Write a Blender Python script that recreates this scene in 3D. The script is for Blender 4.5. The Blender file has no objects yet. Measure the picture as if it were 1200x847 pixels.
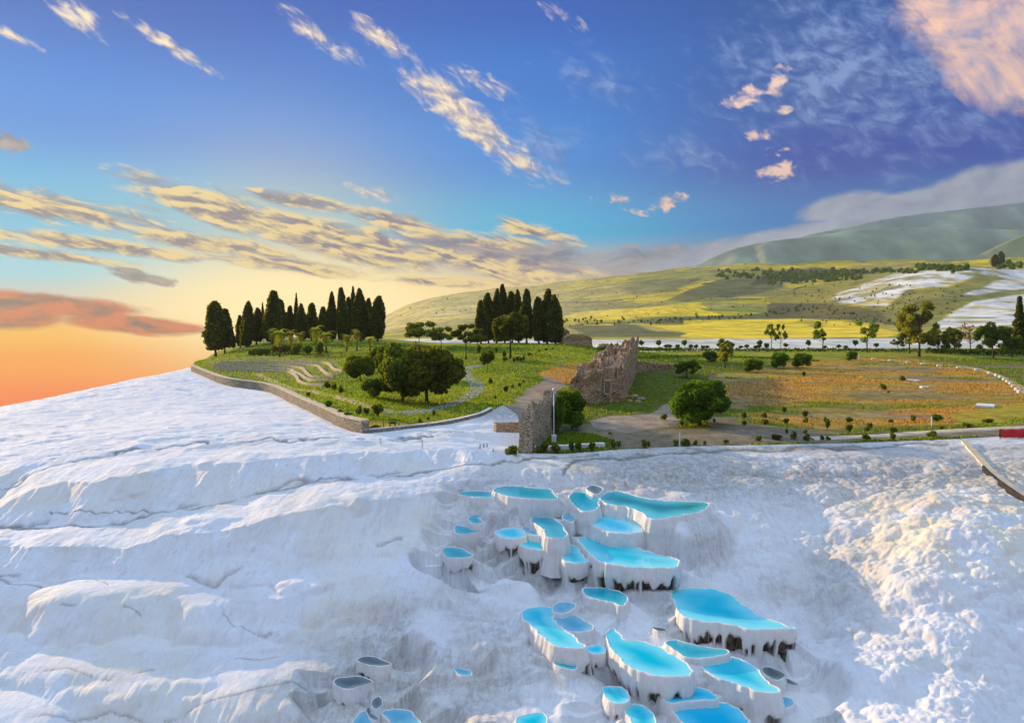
import bpy, bmesh, math, random
import numpy as np
from mathutils import Vector
from mathutils.geometry import delaunay_2d_cdt
R = math.radians
rng = np.random.default_rng(7)
random.seed(7)
scene = bpy.context.scene
COL = scene.collection

# ------------------------------------------------------------------ camera model
F, CX, HY, CAMZ = 857.0, 600.0, 370.0, 12.0      # focal length (photo px), principal column, eye-level row, camera height
cam = bpy.data.cameras.new('camera'); camo = bpy.data.objects.new('camera', cam); COL.objects.link(camo)
camo.location = (0, 0, CAMZ); camo.rotation_euler = (R(90), 0, 0)
cam.sensor_width = 36; cam.lens = 36 * F / 1200; cam.shift_y = -(423.5 - HY) / 1200
cam.clip_start = 0.5; cam.clip_end = 20000
scene.camera = camo
def P(px, py, Y): return np.array([(px - CX) / F * Y, Y, CAMZ - (py - HY) / F * Y])
def azel(px, py):
    x, z = (px - CX), (HY - py)
    return math.atan2(x, F), math.atan2(z, math.hypot(x, F))
def lin(r, g, b):
    f = lambda c: (c / 255 / 12.92) if c <= 10 else ((c / 255 + .055) / 1.055) ** 2.4
    return (f(r), f(g), f(b))

SUN_AZ, SUN_EL = R(-52), R(14)
SUN = np.array([math.sin(SUN_AZ) * math.cos(SUN_EL), math.cos(SUN_AZ) * math.cos(SUN_EL), math.sin(SUN_EL)])

# ------------------------------------------------------------------ noise in numpy
def _hash(ix, iy, seed):
    h = (ix.astype(np.int64) * 374761393 + iy.astype(np.int64) * 668265263 + seed * 974634777) & 0xffffffff
    h = ((h ^ (h >> 13)) * 1274126177) & 0xffffffff
    h = ((h ^ (h >> 16)) * 2246822519) & 0xffffffff
    return (h ^ (h >> 15)) / 4294967295.0
def vnoise(x, y, seed=0):
    ix, iy = np.floor(x), np.floor(y); fx, fy = x - ix, y - iy
    fx = fx * fx * fx * (fx * (fx * 6 - 15) + 10); fy = fy * fy * fy * (fy * (fy * 6 - 15) + 10)
    a, b = _hash(ix, iy, seed), _hash(ix + 1, iy, seed)
    c, d = _hash(ix, iy + 1, seed), _hash(ix + 1, iy + 1, seed)
    return (a + (b - a) * fx) * (1 - fy) + (c + (d - c) * fx) * fy
def fbm(x, y, seed=0, oct=4):
    s, a, t = 0, 1.0, 0
    for o in range(oct):
        s = s + a * vnoise(x * 2 ** o + 17.3 * o, y * 2 ** o - 9.1 * o, seed + o); t += a; a *= .5
    return s / t
def cell(x, y, seed=0):
    ix, iy = np.floor(x), np.floor(y)
    f1 = np.full(x.shape, 9.0); f2 = np.full(x.shape, 9.0); idv = np.zeros(x.shape)
    for dx in (-1, 0, 1):
        for dy in (-1, 0, 1):
            cx, cy = ix + dx, iy + dy
            h = _hash(cx, cy, seed)
            d = np.hypot(cx + .15 + .7 * h - x, cy + .15 + .7 * _hash(cx, cy, seed + 51) - y)
            n = d < f1
            f2 = np.where(n, f1, np.minimum(f2, d)); idv = np.where(n, h, idv); f1 = np.where(n, d, f1)
    return f1, f2, idv
def sstep(a, b, x):
    t = np.clip((x - a) / (b - a), 0, 1); return t * t * (3 - 2 * t)
def inpoly(x, y, poly):
    x = np.asarray(x, float); y = np.asarray(y, float)
    r = np.zeros(x.shape, bool); n = len(poly)
    for i in range(n):
        x1, y1 = poly[i][:2]; x2, y2 = poly[(i + 1) % n][:2]
        if y1 == y2: continue
        r ^= ((y1 > y) != (y2 > y)) & (x < (x2 - x1) * (y - y1) / (y2 - y1) + x1)
    return r
def dist_poly(x, y, poly, closed=True):
    d = np.full(np.shape(x), 1e9); n = len(poly)
    for i in range(n if closed else n - 1):
        x1, y1 = poly[i][:2]; x2, y2 = poly[(i + 1) % n][:2]
        dx, dy = x2 - x1, y2 - y1; L = dx * dx + dy * dy + 1e-9
        t = np.clip(((x - x1) * dx + (y - y1) * dy) / L, 0, 1)
        d = np.minimum(d, np.hypot(x - x1 - t * dx, y - y1 - t * dy))
    return d

# ------------------------------------------------------------------ scene bookkeeping
def tag(o, label=None, cat=None, group=None, kind=None):
    if label: o['label'] = label
    if cat: o['category'] = cat
    if group: o['group'] = group
    if kind: o['kind'] = kind
    return o
def empty(name, loc, rz=0, sc=1.0):
    o = bpy.data.objects.new(name, None); COL.objects.link(o)
    o.location = loc; o.rotation_euler = (0, 0, rz); o.empty_display_size = .3
    o.scale = (sc, sc, sc) if np.isscalar(sc) else sc
    return o
def mesh_np(name, V, Fq, mat=None, smooth=True, attrs=None, colors=None):
    V = np.asarray(V, np.float32); me = bpy.data.meshes.new(name)
    Fq = np.asarray(Fq, np.int32); k = Fq.shape[1]
    me.vertices.add(len(V)); me.vertices.foreach_set('co', V.ravel())
    me.loops.add(Fq.size); me.loops.foreach_set('vertex_index', Fq.ravel())
    me.polygons.add(len(Fq)); me.polygons.foreach_set('loop_start', np.arange(0, Fq.size, k, dtype=np.int32))
    me.polygons.foreach_set('use_smooth', np.full(len(Fq), smooth, bool))
    me.update(calc_edges=True)
    for nm, a in (attrs or {}).items():
        at = me.attributes.new(nm, 'FLOAT', 'POINT'); at.data.foreach_set('value', np.asarray(a, np.float32))
    for nm, a in (colors or {}).items():
        at = me.attributes.new(nm, 'FLOAT_COLOR', 'POINT')
        c = np.ones((len(V), 4), np.float32); c[:, :3] = a; at.data.foreach_set('color', c.ravel())
    if mat: me.materials.append(mat)
    return me
def link(name, me, parent=None, loc=(0, 0, 0)):
    o = bpy.data.objects.new(name, me); COL.objects.link(o); o.location = loc
    if parent: o.parent = parent
    return o
class MB:
    """collects simple shapes into one mesh"""
    def __init__(s): s.V = []; s.F = []; s.n = 0
    def add(s, V, Fs):
        s.V.extend([tuple(v) for v in V]); s.F.extend([tuple(i + s.n for i in f) for f in Fs]); s.n += len(V)
    def box(s, c, d, rz=0, bev=0.0):
        x, y, z = d[0] / 2, d[1] / 2, d[2] / 2; ca, sa = math.cos(rz), math.sin(rz)
        b = min(bev, x * .9, y * .9, z * .9)
        pts = []
        for zz, ins in ((-z, b), (-z + b, 0), (z - b, 0), (z, b)) if b > 0 else ((-z, 0), (z, 0)):
            for sx, sy in ((-1, -1), (1, -1), (1, 1), (-1, 1)):
                px, py = sx * (x - ins), sy * (y - ins)
                pts.append((c[0] + px * ca - py * sa, c[1] + px * sa + py * ca, c[2] + zz))
        m = len(pts) // 4; f = [(3, 2, 1, 0), tuple(range(4 * m - 4, 4 * m))]
        for k in range(m - 1):
            for i in range(4): j = (i + 1) % 4; f.append((4 * k + i, 4 * k + j, 4 * k + 4 + j, 4 * k + 4 + i))
        s.add(pts, f)
    def tube(s, pts, rad, n=8):
        pts = [Vector(p) for p in pts]; rad = [rad] * len(pts) if np.isscalar(rad) else rad
        ring = []; 
        for i, p in enumerate(pts):
            t = (pts[min(i + 1, len(pts) - 1)] - pts[max(i - 1, 0)]).normalized()
            a = t.cross(Vector((0, 0, 1)) if abs(t.z) < .9 else Vector((1, 0, 0))).normalized(); b = t.cross(a)
            for k in range(n):
                w = 2 * math.pi * k / n; ring.append(p + (a * math.cos(w) + b * math.sin(w)) * rad[i])
        f = []
        for i in range(len(pts) - 1):
            for k in range(n): j = (k + 1) % n; f.append((i * n + k, i * n + j, (i + 1) * n + j, (i + 1) * n + k))
        f.append(tuple(range(n))[::-1]); m = (len(pts) - 1) * n; f.append(tuple(range(m, m + n)))
        s.add(ring, f)
    def mesh(s, name, mat, smooth=False):
        me = bpy.data.meshes.new(name); me.from_pydata(s.V, [], s.F)
        me.polygons.foreach_set('use_smooth', [smooth] * len(me.polygons))
        me.materials.append(mat); me.update(); return me
    def build(s, name, mat, parent=None, smooth=False): return link(name, s.mesh(name, mat, smooth), parent)

# ------------------------------------------------------------------ materials
class NT:
    def __init__(s, tree): s.t = tree; s.n = tree.nodes; s.l = tree.links
    def new(s, typ, **kw):
        nd = s.n.new(typ)
        for k, v in kw.items(): setattr(nd, k, v)
        return nd
    def sock(s, nd, i, v):
        if v is None: return
        if hasattr(v, 'is_output') or isinstance(v, bpy.types.NodeSocket): s.l.new(v, nd.inputs[i])
        else: nd.inputs[i].default_value = v
    def math(s, op, a, b=None, c=None, clamp=False):
        nd = s.new('ShaderNodeMath', operation=op, use_clamp=clamp)
        s.sock(nd, 0, a); s.sock(nd, 1, b); s.sock(nd, 2, c); return nd.outputs[0]
    def noise(s, vec, scale, detail=4, rough=.55, dist=0.0, w=None, lac=2.0):
        nd = s.new('ShaderNodeTexNoise'); s.sock(nd, 'Vector', vec); nd.inputs['Scale'].default_value = scale
        nd.inputs['Detail'].default_value = detail; nd.inputs['Roughness'].default_value = rough
        nd.inputs['Distortion'].default_value = dist; nd.inputs['Lacunarity'].default_value = lac
        return nd.outputs['Fac']
    def mix(s, fac, a, b, blend='MIX'):
        nd = s.new('ShaderNodeMix', data_type='RGBA', blend_type=blend)
        s.sock(nd, 0, fac)
        for i, v in ((6, a), (7, b)):
            if isinstance(v, (tuple, list)): v = tuple(v)[:3] + (1,)
            s.sock(nd, i, v)
        return nd.outputs[2]
    def rng(s, v, a, b, c=0.0, d=1.0, smooth=True):
        nd = s.new('ShaderNodeMapRange'); nd.interpolation_type = 'SMOOTHSTEP' if smooth else 'LINEAR'
        s.sock(nd, 0, v); nd.inputs[1].default_value = a; nd.inputs[2].default_value = b
        nd.inputs[3].default_value = c; nd.inputs[4].default_value = d; return nd.outputs[0]
    def attr(s, name, out='Fac'): return s.new('ShaderNodeAttribute', attribute_name=name).outputs[out]
    def mapping(s, vec, loc=(0, 0, 0), rot=(0, 0, 0), sc=(1, 1, 1), typ='POINT'):
        nd = s.new('ShaderNodeMapping', vector_type=typ); s.sock(nd, 0, vec)
        nd.inputs['Location'].default_value = loc; nd.inputs['Rotation'].default_value = rot; nd.inputs['Scale'].default_value = sc
        return nd.outputs[0]
    def bump(s, h, strength=.5, dist=.1):
        nd = s.new('ShaderNodeBump'); nd.inputs['Strength'].default_value = strength; nd.inputs['Distance'].default_value = dist
        s.sock(nd, 'Height', h); return nd.outputs[0]
def material(name):
    m = bpy.data.materials.new(name); m.use_nodes = True; t = NT(m.node_tree); t.n.clear()
    out = t.new('ShaderNodeOutputMaterial'); b = t.new('ShaderNodeBsdfPrincipled'); t.l.new(b.outputs[0], out.inputs[0])
    b.inputs['Roughness'].default_value = .9; b.inputs['Specular IOR Level'].default_value = .2
    return m, t, b, out
def objco(t): return t.new('ShaderNodeTexCoord').outputs['Object']
def simple(name, col, rough=.8, scale=3.0, var=.25, bump=.3, metallic=0.0, dist=.05):
    m, t, b, o = material(name); co = objco(t)
    n = t.noise(co, scale, 6, .6)
    c = t.mix(t.rng(n, .3, .7), tuple(x * (1 - var) for x in col), tuple(min(1, x * (1 + var)) for x in col))
    t.sock(b, 'Base Color', c); b.inputs['Roughness'].default_value = rough; b.inputs['Metallic'].default_value = metallic
    if bump: t.sock(b, 'Normal', t.bump(t.noise(co, scale * 4, 5, .6), bump, dist))
    return m
def leafmat(name, col, trans=.45, tcol=None):
    m, t, b, out = material(name); tint = t.attr('tint')
    info = t.new('ShaderNodeObjectInfo').outputs['Random']
    c = t.mix(tint, tuple(x * .45 for x in col), tuple(min(1, x * 1.6) for x in col))
    hs = t.new('ShaderNodeHueSaturation'); t.sock(hs, 'Color', c)
    t.sock(hs, 'Hue', t.rng(info, 0, 1, .485, .515, False)); t.sock(hs, 'Value', t.rng(info, 0, 1, .85, 1.2, False))
    t.sock(b, 'Base Color', hs.outputs[0]); b.inputs['Roughness'].default_value = .65
    tr = t.new('ShaderNodeBsdfTranslucent')
    tc = t.mix(1.0, hs.outputs[0], (1.6, 1.5, .5), 'MULTIPLY'); t.l.new(tc, tr.inputs[0])
    mx = t.new('ShaderNodeMixShader'); mx.inputs[0].default_value = trans
    t.l.new(b.outputs[0], mx.inputs[1]); t.l.new(tr.outputs[0], mx.inputs[2]); t.l.new(mx.outputs[0], out.inputs[0])
    return m

def mat_travertine():
    m, t, b, o = material('travertine'); co = objco(t)
    d, s = t.attr('dirt'), t.attr('stain_shade'); cr = t.attr('cream')
    n1 = t.noise(co, .35, 6, .6, .6); n2 = t.noise(co, 2.2, 8, .65); n3 = t.noise(co, 9, 6, .7)
    flow = t.noise(t.mapping(co, sc=(2.2, .7, .35)), 1.3, 7, .62, 1.4)
    c = t.mix(t.rng(n1, .35, .68), (.80, .80, .82), (.76, .73, .70))
    n4 = t.noise(co, 28, 5, .7)
    c = t.mix(t.math('MULTIPLY', t.rng(flow, .48, .72), .55), c, (.58, .56, .54))
    c = t.mix(t.math('MULTIPLY', t.rng(n2, .56, .72), .4), c, (.60, .57, .52))
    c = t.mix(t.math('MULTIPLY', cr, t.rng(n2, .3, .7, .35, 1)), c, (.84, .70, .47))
    dd = t.math('MULTIPLY', d, t.rng(t.math('ADD', t.math('MULTIPLY', n2, .6), t.math('MULTIPLY', flow, .4)), .3, .66, .3, 1))
    c = t.mix(dd, c, t.mix(t.rng(n3, .35, .65), (.25, .22, .18), (.46, .41, .35)))
    ss = t.math('MULTIPLY', s, t.rng(n3, .3, .6, .25, 1))
    c = t.mix(ss, c, (.10, .085, .06))
    t.sock(b, 'Base Color', c)
    h = t.math('ADD', t.math('MULTIPLY', n2, .6), t.math('MULTIPLY', n3, .3)); h = t.math('ADD', h, t.math('MULTIPLY', flow, .14)); h = t.math('ADD', h, t.math('MULTIPLY', n4, .12))
    t.sock(b, 'Normal', t.bump(h, .5, .22)); b.inputs['Roughness'].default_value = .75
    b.inputs['Subsurface Weight'].default_value = 0
    return m
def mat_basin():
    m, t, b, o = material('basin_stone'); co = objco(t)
    s = t.attr('stain_shade'); n2 = t.noise(co, 2.5, 7, .65)
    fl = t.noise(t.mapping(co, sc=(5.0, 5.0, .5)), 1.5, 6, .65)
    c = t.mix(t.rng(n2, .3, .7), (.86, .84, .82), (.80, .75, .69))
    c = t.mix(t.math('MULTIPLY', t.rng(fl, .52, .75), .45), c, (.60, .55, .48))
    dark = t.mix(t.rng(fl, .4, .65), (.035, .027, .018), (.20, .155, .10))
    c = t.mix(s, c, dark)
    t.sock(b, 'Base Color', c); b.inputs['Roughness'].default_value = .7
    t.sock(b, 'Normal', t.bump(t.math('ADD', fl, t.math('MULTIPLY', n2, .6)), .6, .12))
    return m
def mat_water(name, deep, shallow, rough=.08):
    m, t, b, o = material(name); co = objco(t); d = t.attr('depth')
    n = t.noise(co, .5, 3, .5)
    c = t.mix(t.rng(t.math('ADD', d, t.math('MULTIPLY', n, .45)), .2, .95), shallow, deep)
    t.sock(b, 'Base Color', c); b.inputs['Roughness'].default_value = rough
    b.inputs['Specular IOR Level'].default_value = .35; b.inputs['IOR'].default_value = 1.33
    t.sock(b, 'Normal', t.bump(t.noise(co, 5, 4, .6), .12, .02))
    return m
def mat_ground():
    m, t, b, o = material('garden_soil'); co = objco(t)
    c0 = t.attr('col', 'Color'); n1 = t.noise(co, .6, 6, .65); n2 = t.noise(co, 5, 6, .7); n3 = t.noise(co, .12, 4, .6)
    k = t.math('ADD', t.math('MULTIPLY', n1, .5), t.math('MULTIPLY', n2, .5))
    c = t.mix(1.0, c0, t.mix(t.rng(k, .32, .68), (.45, .48, .55), (1.5, 1.42, 1.2)), 'MULTIPLY')
    c = t.mix(t.rng(n3, .5, .75, 0, .35), c, t.mix(1.0, c, (1.35, 1.0, .6), 'MULTIPLY'))
    t.sock(b, 'Base Color', c); t.sock(b, 'Normal', t.bump(k, .8, .35)); b.inputs['Roughness'].default_value = .95
    return m
def mat_far():
    m, t, b, o = material('farmland'); co = objco(t); c0 = t.attr('col', 'Color')
    n1 = t.noise(co, .02, 7, .65); n2 = t.noise(t.mapping(co, sc=(1, .4, 1)), .12, 5, .7)
    k = t.math('ADD', t.math('MULTIPLY', n1, .5), t.math('MULTIPLY', n2, .5))
    c = t.mix(1.0, c0, t.mix(t.rng(k, .35, .65), (.6, .62, .65), (1.35, 1.3, 1.15)), 'MULTIPLY')
    t.sock(b, 'Base Color', c); t.sock(b, 'Normal', t.bump(k, .6, 3.0)); b.inputs['Roughness'].default_value = .95
    return m
def mat_mount():
    m, t, b, o = material('mountain_misted'); co = objco(t); c0 = t.attr('col', 'Color')
    n = t.noise(co, .009, 5, .55); c = t.mix(1.0, c0, t.mix(t.rng(n, .3, .7), (.82, .84, .86), (1.14, 1.12, 1.05)), 'MULTIPLY')
    t.sock(b, 'Base Color', c); b.inputs['Roughness'].default_value = .95; return m
def mat_ruin(name, c1, c2, c3):
    m, t, b, o = material(name); co = objco(t)
    n1 = t.noise(co, .55, 6, .65); n2 = t.noise(co, 3, 7, .7)
    vo = t.new('ShaderNodeTexVoronoi'); vo.feature = 'DISTANCE_TO_EDGE'; t.sock(vo, 'Vector', t.mapping(co, sc=(1, 1, 1.8))); vo.inputs['Scale'].default_value = 1.7
    e = t.rng(vo.outputs['Distance'], 0.0, .09)
    c = t.mix(t.rng(n1, .35, .65), c1, c2); c = t.mix(t.rng(n2, .45, .75, 0, .8), c, c3)
    c = t.mix(e, tuple(x * .45 for x in c1), c)
    t.sock(b, 'Base Color', c); t.sock(b, 'Normal', t.bump(t.math('ADD', t.math('MULTIPLY', e, .5), n2), .8, .25))
    return m
M = {}
def mats():
    M['trav'] = mat_travertine(); M['basin'] = mat_basin()
    M['w_cyan'] = mat_water('water_cyan', (.0, .53, .67), (.26, .80, .84))
    M['w_teal'] = mat_water('water_teal', (.01, .36, .46), (.10, .50, .58))
    M['w_green'] = mat_water('water_green', (.01, .24, .26), (.14, .62, .64))
    M['w_light'] = mat_water('water_light', (.02, .64, .82), (.42, .86, .92))
    M['w_blue'] = mat_water('water_blue', (.0, .46, .70), (.12, .66, .82))
    M['w_grey'] = mat_water('water_grey', (.10, .14, .145), (.22, .27, .28))
    M['w_pale'] = mat_water('water_pale', (.12, .42, .56), (.28, .54, .64))
    M['ground'] = mat_ground(); M['far'] = mat_far(); M['mount'] = mat_mount()
    M['cypress'] = leafmat('cypress_leaves', (.105, .112, .018), .62)
    M['dark'] = leafmat('pine_leaves', (.125, .155, .015), .5)
    M['green'] = leafmat('green_leaves', (.105, .18, .013), .5)
    M['bright'] = leafmat('bright_leaves', (.18, .24, .025), .5)
    M['yellow'] = leafmat('yellow_leaves', (.27, .27, .03), .5)
    M['russet'] = leafmat('russet_leaves', (.20, .10, .035), .4)
    M['grass'] = leafmat('grass_blades', (.18, .24, .013), .5)
    M['dry'] = leafmat('dry_grass_blades', (.40, .26, .06), .5)
    M['bark'] = simple('bark', (.10, .075, .055), .9, 2.5, .35, .6)
    M['ruin'] = mat_ruin('ruin_stone', (.60, .38, .21), (.46, .31, .20), (.58, .28, .13))
    M['ruin_tan'] = mat_ruin('ruin_tan', (.52, .40, .26), (.44, .34, .24), (.56, .40, .23))
    M['wallstone'] = mat_ruin('wall_stone', (.40, .34, .26), (.30, .26, .21), (.46, .39, .29))
    M['coping'] = simple('coping_stone', (.55, .46, .33), .85, 2, .2)
    M['cobble'] = mat_ruin('cobbles', (.42, .40, .38), (.34, .33, .32), (.50, .48, .45))
    M['gravel'] = simple('gravel', (.50, .38, .17), .95, 3, .3, .6)
    M['paving'] = simple('paving', (.58, .47, .32), .9, 1.5, .15)
    M['white_stone'] = simple('white_stone', (.75, .72, .66), .85, 2, .12)
    M['metal'] = simple('painted_metal', (.62, .64, .66), .45, 4, .1, .05, .4)
    M['dark_metal'] = simple('dark_metal', (.05, .045, .04), .5, 4, .2, .1, .5)
    M['red'] = simple('red_cloth', (.55, .03, .03), .7, 1.0, .2)
    M['cloth'] = simple('dark_cloth', (.035, .035, .045), .8, 8, .3)
    M['glass'] = simple('lamp_glass', (.7, .72, .7), .25, 3, .05, 0)
mats()
# ------------------------------------------------------------------ terrain: broad shape from surveyed points (photo column, row, distance)
CP = [
 # left shelf and its ridge
 (-260,545,100),(-120,505,105),(0,478,112),(80,462,125),(150,447,148),(215,433,170),(0,505,82),(120,490,92),(200,475,100),(280,470,104),
 (0,545,62.5),(150,522,66),(300,518,65),(420,514,66),(-200,570,62),(-320,640,50),
 # beyond the ridge the ground falls away
 (-260,640,160),(0,530,170),(100,505,200),(170,480,230),(0,560,250),(215,455,250),(-300,640,250),
 # first wall and path
 (0,618,52.5),(150,605,53.5),(300,575,56),(420,558,57.5),(550,545,60),(0,685,46),(150,680,46),(300,640,49.5),(420,625,50.5),
 (0,760,41),(150,760,41),(300,740,42),(420,720,43),(0,847,36),(200,847,36.3),(400,847,36.8),(-300,760,41),(-300,900,34),
 # the pools
 (540,575,57.5),(620,570,58),(700,572,58.5),(800,580,57),(540,640,51),(620,650,50.5),(700,650,50),(780,650,50),(600,700,45.5),(700,700,45.2),(800,690,46.3),
 (560,760,40.5),(680,760,40.4),(780,750,41),(880,745,41.8),(600,847,35.4),(720,847,35.4),(840,847,35.6),(480,790,39.3),
 # the right slope with its standing bulge
 (880,575,58),(1000,560,60),(1120,545,62.5),(1240,540,62),(900,640,51.3),(960,700,47.3),(1000,640,50.2),(1060,640,47.4),(1120,630,46.8),(1200,625,47.2),(1100,700,42.4),(1200,700,42.0),
 (940,780,40.5),(1000,770,39.8),(1080,780,38.6),(1200,780,38.4),(960,847,35.6),(1080,847,34.6),(1200,847,34.6),(1400,700,44),(1400,847,35),(1400,560,60),
 # lip of the plateau
 (600,536,66),(700,530,67),(800,524,68),(900,521,68.5),(1000,519,69),(1120,514,70),(1240,508,71),(1500,505,72),
 # garden and field
 (430,505,73),(520,494,77),(580,485,80),(500,470,94),(560,450,112),(450,455,112),(420,440,130),(380,450,125),(330,440,145),(300,432,160),(250,425,188),
 (450,420,158),(520,420,158),(600,405,185),(640,425,143),(660,405,180),(350,415,175),(380,405,205),(300,408,207),(420,405,205),(500,403,205),(560,402,205),(620,402,205),
 (700,470,99),(640,480,86),(620,500,76),(720,445,128),(760,430,150),(740,412,215),(820,490,83),(850,470,98),(850,435,150),(850,411,234),(960,411,234),(1100,411,234),(1220,411,234),(1500,411,234),
 (1000,450,124),(1000,500,79),(1100,480,92),(1190,430,165),(1200,470,99),(1450,450,124),(690,411,234),(600,407,240),(450,401,240),(350,400,240),(280,406,240),(240,428,245),
]
_cp = np.array([P(*c) for c in CP])
def _U(d2): return np.where(d2 > 1e-9, d2 * np.log(d2 + 1e-12), 0)
_S = .02
_n = len(_cp); _xy = _cp[:, :2] * _S; _xy[:, 0] *= 1.0
# distances stretch with range, so the spline works in (X/Y, log Y)
def _dom(X, Y): return np.stack([X / Y * 1.6, np.log(Y)], -1)
_d = _dom(_cp[:, 0], _cp[:, 1])
_K = _U(((_d[:, None] - _d[None]) ** 2).sum(-1)) + np.eye(_n) * 2e-4
_Pm = np.concatenate([np.ones((_n, 1)), _d], 1)
_A = np.block([[_K, _Pm], [_Pm.T, np.zeros((3, 3))]])
_w = np.linalg.solve(_A, np.concatenate([_cp[:, 2], np.zeros(3)]))
def Ztps(X, Y):
    X = np.asarray(X, float); Y = np.asarray(Y, float); sh = X.shape
    q = _dom(X.ravel(), Y.ravel()); out = np.empty(len(q))
    for i in range(0, len(q), 60000):
        qq = q[i:i + 60000]
        out[i:i + 60000] = _U(((qq[:, None] - _d[None]) ** 2).sum(-1)) @ _w[:_n] + _w[_n] + qq @ _w[_n + 1:]
    return out.reshape(sh)

_gu = np.linspace(-1.35, 1.35, 420); _gl = np.linspace(math.log(26), math.log(270), 460)
_GZ = Ztps(*(lambda U, L: (U * np.exp(L), np.exp(L)))(*np.meshgrid(_gu, _gl)))
def Zmacro(X, Y):
    Y = np.asarray(Y, float); X = np.asarray(X, float)
    a = np.clip((X / Y - _gu[0]) / (_gu[1] - _gu[0]), 0, 418.999); b = np.clip((np.log(Y) - _gl[0]) / (_gl[1] - _gl[0]), 0, 458.999)
    i, j = a.astype(int), b.astype(int); a = a - i; b = b - j
    return (_GZ[j, i] * (1 - a) + _GZ[j, i + 1] * a) * (1 - b) + (_GZ[j + 1, i] * (1 - a) + _GZ[j + 1, i + 1] * a) * b
# garden outline (photo px on the ground): left garden held by the wall, then the plateau's lip
WALL = [(226,434),(262,449),(305,456),(324,461),(350,474),(385,491),(405,501),(428,507)]
KERB = [(428,507),(470,503),(520,497),(560,488),(575,481),(590,474)]
GARDEN = [(300,395),(238,424)] + WALL + KERB[1:] + [(606,484),(612,500),(607,531),(660,532),(720,527),(800,523),(900,521),(1000,519),(1120,514),(1240,507),(1700,500),(1700,380),(690,380)]
def lift(px, py):
    """garden side stands higher than the white slope along the wall"""
    return 1.25 * (1 - sstep(430, 520, px)) * sstep(0, 1, (px - 180) / 30)
def to_px(X, Y, Z): return CX + F * X / Y, HY + F * (CAMZ - Z) / Y
def Zground(X, Y):
    z = Zmacro(X, Y); px, py = to_px(X, Y, z); g = inpoly(px, py, GARDEN)
    return z + np.where(g, lift(px, py), 0)
_YS = np.exp(np.linspace(math.log(29), math.log(262), 1500))
def G(px, py, raw=False):
    """where the line of sight through a photo pixel meets the ground"""
    X = (px - CX) / F * _YS; zr = CAMZ - (py - HY) / F * _YS
    zg = Zmacro(X, _YS) if raw else Zground(X, _YS)
    k = np.nonzero(zr <= zg)[0]
    if len(k) == 0: k = [len(_YS) - 1]
    i = k[0]; Y = _YS[i]
    return np.array([X[i], Y, zg[i]])
def spline(pts, n, closed=False):
    pts = np.asarray(pts, float); m = len(pts)
    seg = m if closed else m - 1; out = []
    t = np.linspace(0, seg, n, endpoint=not closed)
    for a in t:
        i = min(int(a), seg - 1); f = a - i
        g = lambda k: pts[k % m] if closed else pts[min(max(k, 0), m - 1)]
        p0, p1, p2, p3 = g(i - 1), g(i), g(i + 1), g(i + 2)
        out.append(.5 * ((2 * p1) + (-p0 + p2) * f + (2 * p0 - 5 * p1 + 4 * p2 - p3) * f * f + (-p0 + 3 * p1 - 3 * p2 + p3) * f ** 3))
    out = np.array(out)
    return out
def resample(pts, n, closed=False):
    q = np.vstack([pts, pts[:1]]) if closed else np.asarray(pts)
    L = np.concatenate([[0], np.cumsum(np.linalg.norm(np.diff(q[:, :2], axis=0), axis=1))])
    t = np.linspace(0, L[-1], n, endpoint=not closed)
    return np.stack([np.interp(t, L, q[:, k]) for k in range(q.shape[1])], 1)

# ------------------------------------------------------------------ the pools: outline in photo px -> level sheet in the world
r1 = lambda *p: [(500 + x / 4.615, 540 + y / 4.615) for x, y in p]
r2 = lambda *p: [(700 + x / 4.286, 540 + y / 4.286) for x, y in p]
r3 = lambda *p: [(580 + x / 5.073, 680 + y / 5.073) for x, y in p]
r4 = lambda *p: [(740 + x / 5, 680 + y / 5) for x, y in p]
r5 = lambda *p: [(340 + x / 4.615, 680 + y / 4.615) for x, y in p]
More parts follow.
